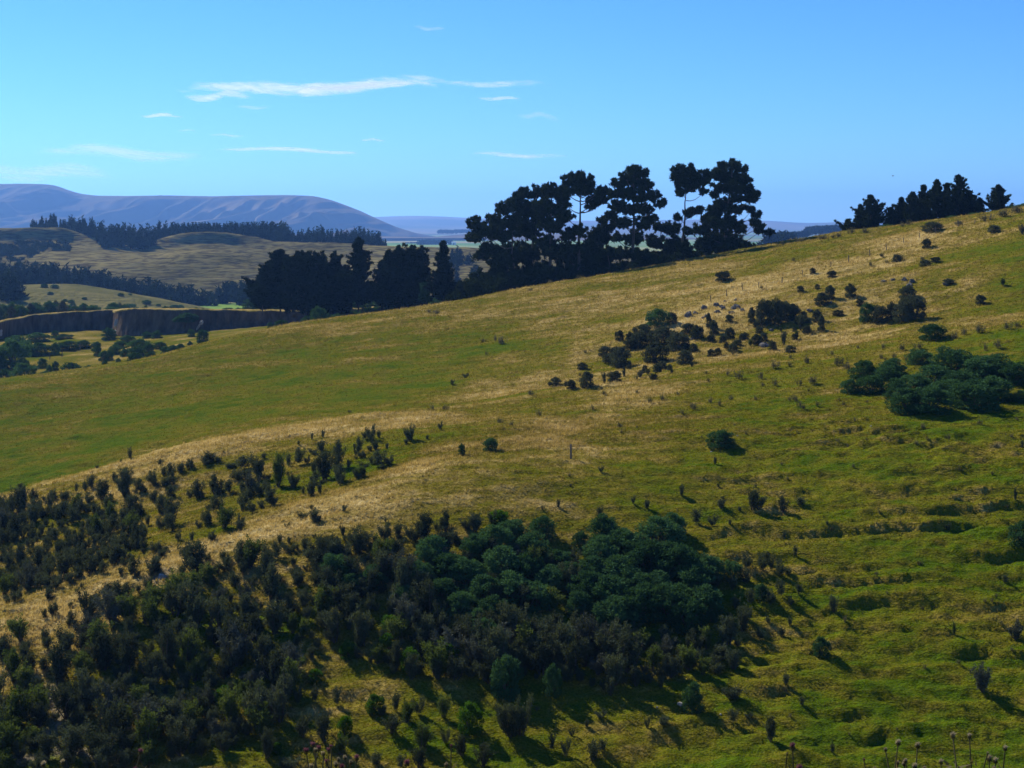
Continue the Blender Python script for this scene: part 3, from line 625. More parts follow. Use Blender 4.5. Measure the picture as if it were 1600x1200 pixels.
for a, b, w_, h_, z_ in list(bushes):          # seedlings crowding round the larger bushes
    if z_ in ('upper', 'middle') and w_ > 13:
        for q in range(3): bushes.append((a + rf.uniform(-0.8, 0.8) * w_, b + rf.uniform(-0.22, 0.2) * h_, w_ * rf.uniform(0.4, 0.75), h_ * rf.uniform(0.35, 0.7), z_))
fill([(-30,1000),(120,1010),(165,950),(300,895),(440,900),(560,870),(650,960),(850,1060),(640,1065),(520,1020),(450,1060),(430,1150),(160,1215),(-30,1215)], [(95,1090,16),(80,1150,22),(150,1172,18),(205,1122,12),(440,1015,16)], 25, 17, 18, 'thicket', rf)
fill([(-20,795),(205,805),(215,850),(110,905),(-20,930)], [], 19, 13, 14, 'upper', rf)
fill([(800,975),(1100,1015),(1160,1000),(1150,1050),(950,1080),(800,1060)], [], 20, 18, 20, 'thicket2', rf)
print('small infill', len(bushes) - nb)
def look(w_, h_):
    if h_ > 1.35 * w_: return 'tall slim ' if h_ > 22 else 'short slim '
    if w_ > 1.1 * h_: return 'broad low ' if w_ > 20 else 'little low '
    return 'large ' if h_ > 33 else ('medium ' if h_ > 20 else 'small ')
order = sorted(range(len(bushes)), key=lambda i: -bushes[i][2] * bushes[i][3])
keep = set(order[:296]); SV, ST, so = [], [], 0
for i, (a, b, w_, h_, zn) in enumerate(bushes):
    p = HILL.pick(a, b); wm, hm = size(p.y, w_ * 1.2, h_ * 1.06); p.z -= 0.08
    lab, grp = ZL[zn]; lab = look(w_, h_) + lab; lab = SINGLE.get((int(a), int(b)), lab)
    if i in keep or (int(a), int(b)) in SINGLE: bush('thorn_bush', THORN, p, wm, hm, lab, 'bush', grp)
    else:
        cv, ct = THORN[6 + i % 3][:2]; th = i * 2.1; c_, s_ = math.cos(th), math.sin(th)
        V = np.stack([(cv[:, 0] * c_ - cv[:, 1] * s_) * wm + p.x, (cv[:, 0] * s_ + cv[:, 1] * c_) * wm + p.y, cv[:, 2] * hm + p.z], -1)
        SV.append(V); ST.append(ct + so); so += len(V)
if SV: tag(link('undergrowth', mesh_tris('undergrowth', np.concatenate(SV), np.concatenate(ST), M['thorn'])), 'small dark thorny scrub scattered between the larger bushes on the spurs', 'scrub', kind='stuff')
print('thorn bushes', len(bushes), 'in one object', len(SV))

# ------------------------------------------------------------------ gorse
G_LEFT = "848,842,34,32;800,842,38,30;830,872,46,36;775,862,50,36;742,872,42,34;675,882,50,42;700,902,46,36;728,915,52,38;782,900,60,42;822,906,52,38;872,890,38,28;860,918,46,32;890,908,38,28;800,938,56,38;760,938,52,38;720,958,38,34;632,946,34,32;642,926,34,26;583,918,36,32;525,908,44,40;548,925,34,28;690,938,42,32;610,902,34,28;655,912,40,32;840,950,46,34;770,968,40,34"
G_RIGHT = "943,848,40,36;968,862,44,36;938,882,50,40;925,906,44,34;985,874,54,40;1030,856,60,46;1055,836,32,30;1010,892,62,44;1048,892,54,42;960,912,62,40;918,940,54,46;950,948,58,46;985,934,54,40;1025,934,50,36;1000,968,58,48;1040,962,62,48;1088,925,60,44;960,980,54,44;1098,955,54,40;1062,905,64,48;1075,985,50,42;905,962,40,34;1105,905,40,36"
G_UPPER = "1328,613,26,26;1362,614,42,36;1350,590,38,34;1385,596,40,28;1394,586,42,32;1402,620,42,34;1437,568,36,28;1420,641,52,44;1452,641,62,46;1482,626,62,42;1490,582,64,48;1460,602,54,38;1520,636,72,52;1552,626,58,46;1530,592,56,42;1556,588,52,42;1588,600,44,42;1500,612,56,40;1430,612,44,34;1597,628,22,22"
gl = {'a': 'dark green gorse bush in the left half of the big mass', 'b': 'dark green gorse bush in the right half of the big mass', 'c': 'blue-green gorse bush in the dense upper right patch'}
def gorse(s, lab, grp, protos=GORSE, names='gorse_bush', k=1.25, kh=1.2):
    for i, (a, b, w_, h_) in enumerate(put(s)):
        p = HILL.pick(a, b); wm, hm = size(p.y, w_ * k, h_ * kh); p.z -= 0.06 * hm
        if isinstance(lab, list): l_ = lab[i]
        else:
            rb = [q[1] for q in put(s)]; f_ = (b - min(rb)) / (max(rb) - min(rb)); l_ = lab + (', along its top edge' if f_ < 0.25 else ', along its lower edge' if f_ > 0.75 else ', inside it')
        bush(names, protos, p, wm, hm, l_, 'bush', grp)
gorse(G_LEFT, gl['a'], 'gorse bushes in the left half of the big mass'); gorse(G_RIGHT, gl['b'], 'gorse bushes in the right half of the big mass'); gorse(G_UPPER, gl['c'], 'gorse bushes in the upper right patch', k=1.2, kh=0.92)
gorse("908,862,28,34;1127,697,44,28;1457,530,42,27;766,705,24,24;721,711,11,20;1284,1025,26,34;1082,1112,36,50;1145,906,28,32;864,1090,28,50;790,1085,54,68;1077,960,26,32;1112,972,18,18;1598,852,44,42;1190,935,26,26;745,985,40,40;760,1015,44,52",
      ['round gorse bush standing just apart above the two gorse masses', 'lone low dark gorse bush on open grass below the dark rocky scrub', 'lone round gorse bush above the upper right patch', 'small round dark green gorse bush on the golden spur',
       'narrow dark green gorse bush left of the small round one on the golden spur', 'upright green gorse bush with a long pointed shadow on the right slope', 'round blue-green gorse bush with a black shadow at lower centre', 'small green gorse bush right of the big gorse mass',
       'leaning green gorse bush with a long black shadow near the bottom', 'large round green gorse bush below the shaded bank at lower centre', 'pale green young gorse bush in the deep shadow of the mass', 'tiny pale green gorse bush right of the other young one',
       'green gorse bush cut by the right edge of the picture', 'thin gorse bush among the shadows right of the mass', 'silvery gorse bush left of the sunlit patch of dry grass', 'dark gorse bush below the silvery one'], 'gorse bushes standing apart', k=1.08, kh=1.0)
gorse("492,1068,22,22;587,1112,24,28;735,1142,34,46;540,1150,22,34;432,1180,16,20;350,1105,26,34;640,1050,30,34;700,1045,36,40;605,1020,24,30;545,1030,26,26;650,905,24,20;625,925,14,16;780,818,30,20;685,905,20,22;845,935,22,20;610,985,22,24",
      ['small bright green broom bush on the dry gully floor, left', 'leafy green broom bush between the grey thorn bushes of the gully floor', 'bright green round broom bush with a deep black shadow', 'green broom bush above the purple thistles', 'tiny vivid green broom bush at the bottom left',
       'vivid green broom bush in the middle of the lower left thicket', 'green broom bush low in the thicket, left of centre', 'wide green broom bush low in the thicket, below the gorse', 'green broom bush inside the central thicket', 'green broom bush near the thicket gap', 'yellow-green broom bush among the gorse',
       'small yellow-green broom bush left of the gorse', 'yellow-green broom bush at the top edge of the gorse mass', 'mid green broom bush tucked into the gorse', 'green broom bush between the two gorse masses', 'small green broom bush in the thicket below the gorse'], 'green broom bushes', BROOM, 'broom_bush', 1.2, 1.1)
# dark scrub among the rocks on the far golden slope
S_A = "1028,510,42,30;1050,506,20,20;1005,530,38,26;968,532,16,18;985,537,20,20;945,555,24,16;962,557,26,18;1000,542,36,28;1035,542,50,36;1060,547,42,34;1025,567,46,36;970,572,44,34;950,566,22,16;1090,529,26,24;1108,512,12,26;1116,523,18,26;1140,530,18,20;1130,537,16,14;1070,569,30,24;1122,556,14,14;1145,549,20,14;1075,546,12,10;985,545,26,18;1075,520,26,18"
S_B = "1175,505,16,28;1190,509,22,46;1210,506,32,44;1225,501,32,36;1240,499,26,28;1202,492,22,26;1183,538,20,18;1285,477,28,22;1296,468,22,26;1329,464,20,24;1251,455,14,10;1277,452,10,9;1300,434,18,13;1270,428,11,10;1344,478,14,13;1277,503,18,22;1283,517,14,28;1310,493,20,10"
S_C = "1356,503,32,34;1376,503,30,30;1393,501,24,32;1410,503,36,36;1430,499,38,42;1418,467,32,24;1418,482,30,20"
for s, lab, grp in ((S_A, 'dark rounded shrub in the left clump among the rocks on the golden slope', 'shrubs of the left rocky clump'),
                    (S_B, 'dark upright shrub in the middle clump on the far golden slope', 'shrubs of the middle rocky clump'),
                    (S_C, 'dark rounded shrub in the right clump on the far golden slope', 'shrubs of the right rocky clump')):
    for i, (a, b, w_, h_) in enumerate(put(s)):
        p = HILL.pick(a, b); wm, hm = size(p.y, w_ * 0.90, h_ * 0.94); green = (a, b) in ((1028, 510), (1356, 503))
        l_ = {(1028, 510): 'green topmost shrub of the left rocky clump', (1190, 509): 'tallest upright shrub of the middle rocky clump', (1356, 503): 'bright green left-hand shrub of the right rocky clump'}.get((int(a), int(b)), lab)
        bush('shrub', GORSE if green else MIX, p, wm, hm, l_, 'shrub', grp)
S_D = "975,590,8,14;960,597,20,16;945,600,10,16;917,605,24,24;868,602,18,12;858,604,10,8;893,608,16,14;884,605,8,8;910,577,16,10;1035,577,14,12;1012,585,12,8;1251,518,12,24;1260,522,14,12;1224,540,12,24;1207,547,14,14;1245,530,10,12;1235,550,16,10;1532,475,16,14;1567,447,12,10;1401,410,14,12;1446,416,16,10;1448,388,14,15;1597,367,12,15;1457,361,32,14;1553,362,20,10;1130,439,22,15;1482,446,18,8;1462,410,14,8;1378,402,8,6"
DLB = {(1130,439): 'lone dark shrub high on the golden slope below the tall pines', (1448,388): 'small round shrub on the green slope below the fence line', (1532,475): 'small dark shrub alone on the green slope at upper right',
       (1457,361): 'low wide dark shrub on the skyline right of the young pines', (917,605): 'round dark shrub lowest below the left rocky clump', (1597,367): 'dark shrub cut by the right edge near the skyline', (1567,447): 'tiny dark shrub near the right edge'}
for a, b, w_, h_ in put(S_D):
    p = HILL.pick(a, b); wm, hm = size(p.y, w_ * 1.1, h_ * 1.1)
    bush('shrub', MIX if w_ > 12 else THORN, p, wm, hm, DLB.get((int(a), int(b)), 'small sparse shrub scattered round the rocky clumps of the golden slope'), 'shrub', 'small shrubs on the far golden slope')
rq = random.Random(3)
for i in range(46):
    t_ = rq.random(); a = 945 + 330 * t_ + rq.uniform(-14, 14); b = 590 - 95 * t_ + rq.uniform(-28, 28); s = rq.uniform(6, 14)
    p = HILL.pick(a, b); wm, hm = size(p.y, s * 1.1, s)
    bush('shrub', MIX if i % 3 else THORN, p, wm, hm, 'small dark shrub in the broken diagonal band climbing through the rocks', 'shrub', 'small shrubs of the rocky diagonal band')
# weed and thistle clumps on the open slope
W_ = "1211,575,18,10;1235,573,10,6;1261,568,14,11;1311,572,24,14;1325,578,12,12;1212,603,13,11;1250,603,11,11;1271,600,20,12;1245,628,8,9;1155,592,18,12;1138,588,8,9;1190,592,12,12;1085,640,16,10;1080,637,10,8;1015,630,12,9;1110,630,10,9;1124,634,8,9;968,668,14,8;842,650,12,9;830,618,14,8;925,640,10,7;1035,625,12,8;1178,530,10,6;1410,548,14,12;1435,545,18,10;1560,545,16,14;1540,548,10,12;1530,520,22,14;1505,523,14,10;1490,530,16,10;1575,515,18,12;1590,512,12,10;1380,545,8,8;1408,408,18,10;1420,352,10,8;1440,408,10,6;1360,416,8,7;1385,412,8,6;1340,545,8,6;1300,555,8,7;1235,560,7,6;785,538,18,11;775,532,8,8;755,535,12,6;760,555,7,6;695,640,16,7;675,640,8,6;545,645,8,4;800,665,10,7;780,660,12,7;1240,625,9,7;1180,625,8,6;1278,635,9,7;995,615,9,6;1410,355,10,7;1330,365,14,9;1350,364,16,8;1250,378,18,7;1285,374,22,8;1222,382,8,6;1310,371,12,8;1060,405,10,5;1105,398,12,5;905,432,12,6;860,440,10,5;680,490,18,6;670,488,10,5;830,455,10,5;1540,345,24,10;1570,338,26,10;1500,352,20,8;1590,332,26,12;1340,468,8,7;1190,452,8,6;1240,408,8,6;1302,372,8,6;1397,560,10,9;1470,555,12,8;1420,560,10,7"
for a, b, w_, h_ in put(W_):
    p = HILL.pick(a, b); wm, hm = size(p.y, w_ * 1.1, h_ * 1.15)
    o = link('weed_clump', WEED[rr.randrange(5)]); o.location = p; o.scale = (wm, wm, hm); o.rotation_euler = (0, 0, rr.uniform(0, 6.28))
    tag(o, 'small greyish clump of dry weed stalks on the open grass slope', 'weed clump', 'dry weed clumps on the slope')
rw = random.Random(77)
for i in range(110):
    a, b = (rw.uniform(900, 1590), rw.uniform(540, 700)) if i < 60 else (rw.uniform(820, 1590), rw.uniform(720, 1180))
    if 880 < a < 1150 and b > 820: continue
    p = HILL.pick(a, b); s = rw.uniform(4, 9); wm, hm = size(p.y, s * 1.3, s)
    o = link('weed_clump', WEED[rw.randrange(5)]); o.location = p; o.scale = (wm, wm, hm); o.rotation_euler = (0, 0, rw.uniform(0, 6.28))
    tag(o, 'small greyish clump of dry weed stalks on the open grass slope', 'weed clump', 'dry weed clumps on the slope')

# scrub on the river flat
R_ = "22,574,44,42;37,597,44,28;5,600,26,22;-8,580,40,36;66,576,14,16;87,580,10,14;77,587,11,16;70,594,20,14;110,587,34,20;140,582,18,10;86,555,14,18;62,556,34,20;40,556,34,22;86,529,12,11;170,533,22,18;105,546,34,12;130,544,22,12;150,548,14,14;152,557,12,16;162,564,16,16;164,574,12,10;171,563,11,16;185,569,8,9;180,553,20,14;195,557,14,12;210,567,32,16;217,548,36,18;214,558,24,16;232,552,18,16;235,562,16,12;245,529,18,12;229,529,14,10;258,554,16,13;270,554,22,14;282,551,20,13;250,545,20,10;297,543,9,9;277,521,22,10;299,526,11,11;317,536,18,20;422,513,11,9;440,511,20,11;456,516,10,10;475,505,9,8;482,502,12,12;497,504,24,24;511,508,6,7;526,503,18,12;100,530,26,8;60,535,34,14;25,545,36,20;200,535,24,10;188,545,18,12;120,590,22,10;15,556,30,22"
for i, (a, b, w_, h_) in enumerate(put(R_)):
    p = FLAT.pick(a, b); wm, hm = size(p.y, w_ * 1.1, h_ * 1.1)
    lab = {(317,536): 'dark round bush alone on bright grass below the clay chute', (497,504): 'round bush at the right-hand end of the terrace bank', (22,574): 'large dull green bush at the left edge of the river flat', (86,555): 'rounded bush standing up from the left scrub of the flat'}.get((int(a), int(b)), 'dark green bush on the river flat below the terrace bank')
    bush('bush', GORSE, p, wm, hm, lab, 'bush', 'bushes on the river flat')
def on(sheet, a, d): return Vector((xof(a, d), d, sheet.height(a, d)))
for a, b, w_, h_ in put("295,502,32,14;280,503,20,9;306,500,14,9"):
    p = Vector((xof(a, 436), 434.5, zof(b, 434.5))); wm, hm = size(436, w_, h_)
    bush('bush', GORSE, p, wm, hm, 'dark bush clinging to the face of the long terrace bank', 'bush', 'bushes on the terrace bank')
# hedge of shrubs behind the crest and scrub above the bank
rh = random.Random(12)
for i in range(64):
    a = rh.uniform(495, 720); d = rh.uniform(395, 440); top = np.interp(a, [495, 520, 560, 620, 660, 720], [487, 486, 482, 474, 472, 468]) + rh.uniform(-3, 4)
    g_ = max(FLAT.height(a, d), TERR.height(a, d) if d > 452 else -99, zof(top + 13, d)); h_ = max(zof(top, d) - g_, 0.8)
    bush('bush', GORSE if i % 3 else MIX, Vector((xof(a, d), d, g_)), rh.uniform(9, 20) * d / F, h_, 'dark bush in the low row of scrub behind the grassy crest', 'bush', 'row of bushes behind the crest')
for i in range(110):
    a = rh.uniform(-60, 320) if i < 80 else rh.uniform(330, 640); S_ = TERR2 if a < 180 else TERR
    d0 = np.interp(a, [-60, 0, 60, 120, 180, 640], [455, 450, 477, 484, 478, 462]); d = d0 + rh.uniform(12, 60)
    top = np.interp(a, [-60, 0, 40, 90, 120, 180, 250, 330, 640], [466, 468, 474, 470, 474, 474, 479, 481, 478]) + rh.uniform(-3, 6)
    g_ = S_.height(a, d); h_ = zof(top, d) - g_
    if h_ < 0.7: h_ = rh.uniform(0.7, 1.5)
    bush('bush', GORSE if i % 4 else MIX, Vector((xof(a, d), d, g_ - 0.1)), rh.uniform(12, 26) * d / F, h_, 'dark green bush in the belt of scrub on top of the river terrace', 'bush', 'scrub on top of the river terrace')
for i in range(34):
    a = rh.uniform(60, 290); f_ = rh.random(); d = 640 + 110 * f_ ** 1.5 if i < 40 else 700 + 40 * f_
    p = on(KNOLL, a, d); s = rh.uniform(5, 14)
    bush('bush', GORSE, p, s * d / F * 1.3, s * 0.6 * d / F, 'small dark bush scattered over the pale grassy knoll', 'bush', 'bushes on the pale knoll')

for i in range(26):
    a = 392 + i * 12 + rh.uniform(-4, 4); d = rh.uniform(455, 475); z = max(TERR.height(a, d), -30); 
    bush('bush', GORSE, Vector((xof(a, d), d, z - 0.2)), rh.uniform(20, 30) * d / F, max(zof(463 + rh.uniform(-4, 5), d) - z, 2.5), 'dark bush filling the shade between the cypress trunks', 'bush', 'bushes under the cypresses')
# ------------------------------------------------------------------ trees
def blob_tree(name, base, blobs, dist, label, cat, group, mat, seed, trunk_top=None, lean=0, r0=0.45, leaf=0.28, dens=230, bend=None, squash=0.66, up=0.6):
    """trunk, limbs and needle crown; blobs are (px, row, radius px) of the foliage masses"""
    g = np.random.default_rng(seed); k = dist / F
    bx, bz = base; B = np.array([0, 0, 0.0])
    loc = Vector((xof(bx, dist), dist, zof(bz, dist)))
    P = [np.array([(a - bx) * k, 0.0, (bz - b) * k]) for a, b, _ in blobs]
    spread = max(abs(p[0]) for p in P) + 1.0
    tp = trunk_top or min(blobs, key=lambda q: q[1])[:2]
    top = np.array([(tp[0] - bx) * k, 0, (bz - tp[1]) * k])
    for p, (a, b, r) in zip(P, blobs): p[1] = g.uniform(-0.5, 0.5) * (1.0 * r * k + 0.40 * spread * (1 - 0.3 * p[2] / max(top[2], 1)))
    o = empty(name, loc); tag(o, label, cat, group)
    n = 7; tr = [B + (top - B) * (i / n) + np.array([bend[0] * math.sin(i / n * 3.14) if bend else g.normal() * 0.12, g.normal() * 0.12, 0]) * (i > 0) for i in range(n + 1)]
    tr[0] = np.array([0, 0, -1.5])
    segs = [(tr[i], tr[i + 1], r0 * (1 - 0.85 * i / n), r0 * (1 - 0.85 * (i + 1) / n)) for i in range(n)]
    link('trunk', mesh_tris('trunk', *tubes(segs, 8), M['bark']), o)
    ls, C, Rr = [], [], []
    for p, (a, b, r) in zip(P, blobs):
        rm = r * k * 0.98; zat = max(p[2] - 0.35 * abs(p[0] - np.interp(p[2], [0, top[2]], [0, top[0]])) - rm * 0.8, top[2] * 0.12)
        q = B + (top - B) * min(zat / top[2], 0.97); ls += curved(q, p, 0.13 * r0 / 0.45, 0.04, 4, 0.12 * np.linalg.norm(p - q), g)
        m = max(20, int(r * 3.4))
        for _ in range(m):
            d = g.normal(size=3); d /= np.linalg.norm(d); far = g.uniform(0.2, 1.5); c = p + d * rm * far * np.array([1, 1, squash]); C.append(c); Rr.append(rm * g.uniform(0.20, 0.38) * (1.25 - 0.55 * far)); 
            if far > 0.75:
                C.append(p + d * rm * g.uniform(1.0, 1.35) * np.array([1, 1, squash]) + np.array([0, 0, 0.2 * rm])); Rr.append(g.uniform(0.28, 0.5))
            if g.random() < 0.4: ls.append((p - np.array([0, 0, rm * 0.3]), c, 0.05, 0.02))
    link('limb', mesh_tris('limb', *tubes(ls, 4), M['bark']), o)
    nn = int(sum((q[2]) ** 2 for q in blobs) * dens / 10)
    link('crown', mesh_tris('crown', *leaves(C, Rr, max(nn, 900), leaf, seed, up=up, elong=1.9, shell=0.55, squash=0.9), mat), o)
    return o
def whorl_tree(name, bx, bz, top, wpx, dist, label, cat, group, mat, seed, leanx=0, prof=1.0, rise=0.8, droop=0.0, gap=0.62, cl=0.25, leaf=0.20, nl=62, fat=1.0):
    g = np.random.default_rng(seed); k = dist / F; H = (bz - top) * k; Wd = wpx * k * 0.5; lx = leanx * k
    o = empty(name, Vector((xof(bx, dist), dist, zof(bz, dist)))); tag(o, label, cat, group)
    link('trunk', mesh_tris('trunk', *tubes([((0, 0, -1), (lx * .5, 0, H * .5), 0.2, 0.13), ((lx * .5, 0, H * .5), (lx, 0, H), 0.13, 0.02)], 7), M['bark']), o)
    ls, C, Rr = [], [np.array([lx, 0, H - 0.1 * i]) for i in range(0, 9)], [0.12 + 0.03 * i for i in range(0, 9)]
    z = H * 0.97
    while z > H * 0.03:
        t = 1 - z / H; reach = Wd * min(1.0, 0.05 + t ** prof * 1.15) * (1 if t < 0.85 else 0.9) * g.uniform(0.72, 1.12)
        for j in range(5 + int(t * 4 * fat)):
            a = g.uniform(0, 6.28); ln = reach * g.choice([0.5, 0.75, 0.95, 1.1, 1.3]) * g.uniform(0.9, 1.1); p0 = np.array([lx * (1 - t), 0, z]); up_ = rise * ln * g.uniform(0.6, 1.3) - droop * ln
            p1 = p0 + np.array([math.cos(a) * ln, math.sin(a) * ln, up_]); ls.append((p0, p1, 0.05, 0.015)); n = max(2, int(ln / 0.45))
            for q in range(n):
                s_ = (q + 1) / n
                if s_ > 0.2: C.append(p0 + (p1 - p0) * s_ + g.normal(size=3) * 0.08); Rr.append(cl * (1.25 - 0.6 * s_) * g.uniform(0.8, 1.2))
        z -= gap * g.uniform(0.8, 1.25) * (0.6 + 0.5 * t)
    link('limb', mesh_tris('limb', *tubes(ls, 3), M['bark']), o)
    link('crown', mesh_tris('crown', *leaves(C, Rr, min(90000, len(C) * nl), leaf, seed, up=0.7, elong=2.2, shell=0.6, squash=1.0), mat), o)
    return o
def gz(a, d): return HILL.height(a, d)
def pine(base_px, blobs, dist, label, seed, **kw):
    zb = gz(base_px, dist); return blob_tree('pine_tree', (base_px, pyof(zb, dist)), blobs, dist, label, 'pine tree', 'tall pines along the ridge', M['pine'], seed, **kw)
pine(803, [(745,352,13),(741,372,11),(760,362,14),(775,347,13),(789,327,12),(765,393,14),(750,402,10),(785,368,17),(772,430,18),(748,440,14),(800,398,20),(792,440,22),(737,456,14),(755,452,16),(800,350,12),(725,450,9),(780,412,16)], 352, 'spreading dark pine at the downhill left end of the ridge row', 1, trunk_top=(800,345))
pine(826, [(806,313,11),(822,304,11),(838,300,11),(816,330,16),(835,325,16),(852,304,10),(826,360,18),(820,398,20),(838,428,20),(812,440,20),(848,345,14),(808,352,12)], 362, 'domed dark pine second from the downhill end of the row', 2)
pine(860, [(861,298,11),(876,306,11),(850,325,15),(869,330,14),(861,355,16),(868,392,18),(860,428,20),(880,440,16),(850,380,14)], 350, 'rounded dark pine just left of the flat-topped one', 3)
pine(906, [(890,285,11),(904,279,11),(919,284,10),(885,300,10),(919,298,9),(902,298,11),(882,318,9),(884,340,10),(890,368,11),(885,398,15),(893,424,16),(936,304,8),(941,296,6),(930,316,10),(943,312,8),(922,322,7),(905,435,14),(918,416,10),(905,362,10),(898,388,12),(913,395,12),(904,412,14),(922,385,9)], 346, 'flat-topped pine with bare crooked limbs showing under its crown', 4, trunk_top=(906,282))
pine(938, [(940,345,7),(926,370,9),(944,374,10),(935,395,12),(953,400,10),(915,402,9),(940,422,13),(952,355,9),(925,430,12),(932,378,10),(925,412,12),(945,405,12),(938,360,9)], 356, 'smaller pine filling the gap left of the broad layered one', 5, r0=0.28)
pine(990, [(990,269,9),(1002,271,9),(978,279,10),(966,288,9),(995,284,13),(1010,292,10),(958,304,10),(980,303,13),(1003,309,13),(1021,308,8),(1029,318,8),(965,324,11),(985,327,12),(1008,330,10),(953,340,8),(974,350,10),(1005,350,11),(1018,344,7),(990,373,13),(974,398,12),(1001,400,13),(990,420,15),(962,372,8),(966,425,12),(1012,422,12)], 350, 'broad layered pine at the middle of the ridge row', 6)
pine(1040, [(1033,356,11),(1048,358,12),(1022,378,11),(1045,385,15),(1030,404,16),(1058,404,13),(1018,408,10),(1062,378,9)], 360, 'low dense dark pine between the two tall groups', 7, r0=0.3)
pine(1066, [(1060,268,9),(1074,266,9),(1056,278,7),(1070,279,11),(1086,274,9),(1099,284,8),(1084,288,9),(1064,290,8),(1064,302,6),(1104,272,6),(1075,336,7),(1061,341,6),(1084,331,6),(1092,330,6),(1079,296,6),(1068,390,10),(1075,362,6),(1100,300,5)], 346, 'slender pine with a small high crown and long bare trunk', 8, trunk_top=(1074,280), r0=0.34)
pine(1131, [(1130,262,9),(1144,259,10),(1158,265,8),(1121,275,9),(1140,277,13),(1158,281,10),(1168,284,7),(1126,294,10),(1146,296,12),(1165,297,9),(1178,303,8),(1171,311,8),(1150,311,8),(1121,305,7),(1135,320,12),(1121,330,12),(1145,330,10),(1163,326,5),(1126,350,15),(1110,344,10),(1145,350,12),(1130,374,16),(1112,382,15),(1150,376,10),(1160,360,8),(1175,330,6),(1184,336,6),(1178,350,7),(1189,354,6),(1199,364,5),(1165,384,7),(1096,360,11),(1100,386,13),(1189,362,6),(1138,392,14)], 350, 'tallest pine, at the uphill end of the ridge row, with drooping lower limbs', 9)
pine(716, [(735,452,10),(722,462,9),(708,468,9),(745,462,12),(760,462,12),(728,445,8)], 360, 'low dark pine foliage at the foot of the row beside the pointed cypress', 10, r0=0.2)
pine(800, [(a, b, 11) for a, b in zip(range(742, 882, 11), (450,458,444,452,440,450,436,446,432,442,430,440,430,440))], 344, 'low spreading dark pine under the downhill end of the row', 11, r0=0.25)
pine(955, [(a, b, 10) for a, b in zip(range(895, 1030, 10), (436,442,432,438,428,436,424,430,420,428,418,424,414,416))] + [(930,405,9),(950,395,8),(1000,400,9)], 346, 'low spreading dark pine under the middle of the row', 12, r0=0.25)
pine(1090, [(a, b, 8) for a, b in zip(range(1020, 1178, 10), (412,416,408,412,404,408,400,406,396,402,392,398,390,394,388,388))], 348, 'low spreading dark pine under the uphill end of the row', 13, r0=0.25)
for i, (a, b, r) in enumerate([(780,452,16),(830,446,16),(880,436,14),(925,428,12),(960,424,11),(1015,412,11),(1085,396,11),(1165,388,7)]):
    pass
def cyp(bx, bz, blobs, dist, label, seed, **kw):
    return blob_tree('cypress_tree', (bx, bz), blobs, dist, label, 'cypress tree', 'dark cypresses below the ridge', M['cypress'], seed, leaf=0.30, squash=1.0, up=0.5, dens=240, **kw)
def stack(cx, top, bot, w0, w1, n, seed, pw=0.8):
    g = random.Random(seed); o = []
    for i in range(n):
        t = (i / (n - 1)); y = top + (bot - top) * t; ww = w0 + (w1 - w0) * t ** pw; m = max(1, int(ww / 11))
        for j in range(m): o.append((cx + (g.uniform(-0.15, 0.15) if m == 1 else (j / (m - 1) - 0.5) * 1.6) * ww * 0.5 + g.uniform(-2, 2), y + g.uniform(-3, 3), g.uniform(0.8, 1.1) * max(5, min(ww * 0.36, 13))))
    return o
CG = 'dark cypresses below the ridge'
def cypw(bx, bz, top, w_, d, l, s, **kw): whorl_tree('cypress_tree', bx, bz, top, w_, d, l, 'cypress tree', CG, M['cypress'], s, rise=0.38, gap=0.72, cl=0.40, leaf=0.26, nl=60, fat=1.6, **kw)
cypw(438, 486, 392, 92, 408, 'broad dark cypress at the left end of the clump, stepped outline', 21, prof=0.8)
cypw(410, 488, 425, 50, 412, 'small outer cypress at the far left foot of the clump', 22, prof=0.8)
cyp(478, 484, stack(476, 406, 476, 36, 70, 8, 3), 400, 'dense flat-topped cypress second from the left', 23)
cyp(518, 482, stack(516, 408, 474, 26, 56, 8, 4), 410, 'dense cypress filling the gap left of the tall spired one', 24)
cypw(560, 482, 372, 66, 402, 'tallest cypress of the clump with a pointed spire', 25, prof=0.95)
cyp(634, 477, stack(634, 402, 468, 44, 66, 8, 6) + [(612,402,6),(655,396,4),(662,402,4),(640,398,6),(622,398,4)], 398, 'blocky cypress with a ragged flat top', 26)
cypw(598, 480, 408, 44, 412, 'narrow cypress wedged between the spired and the blocky one', 27, prof=0.8)
cypw(692, 474, 378, 44, 385, 'separate pointed cypress at the right of the clump', 28, prof=0.95)
blob_tree('willow_bush', (665, 472), [(665,458,8),(661,450,6),(669,447,6),(664,466,8)], 388, 'small pale green tree between the blocky and the pointed cypress', 'tree', None, M['gorse'], 29, r0=0.12, leaf=0.3)
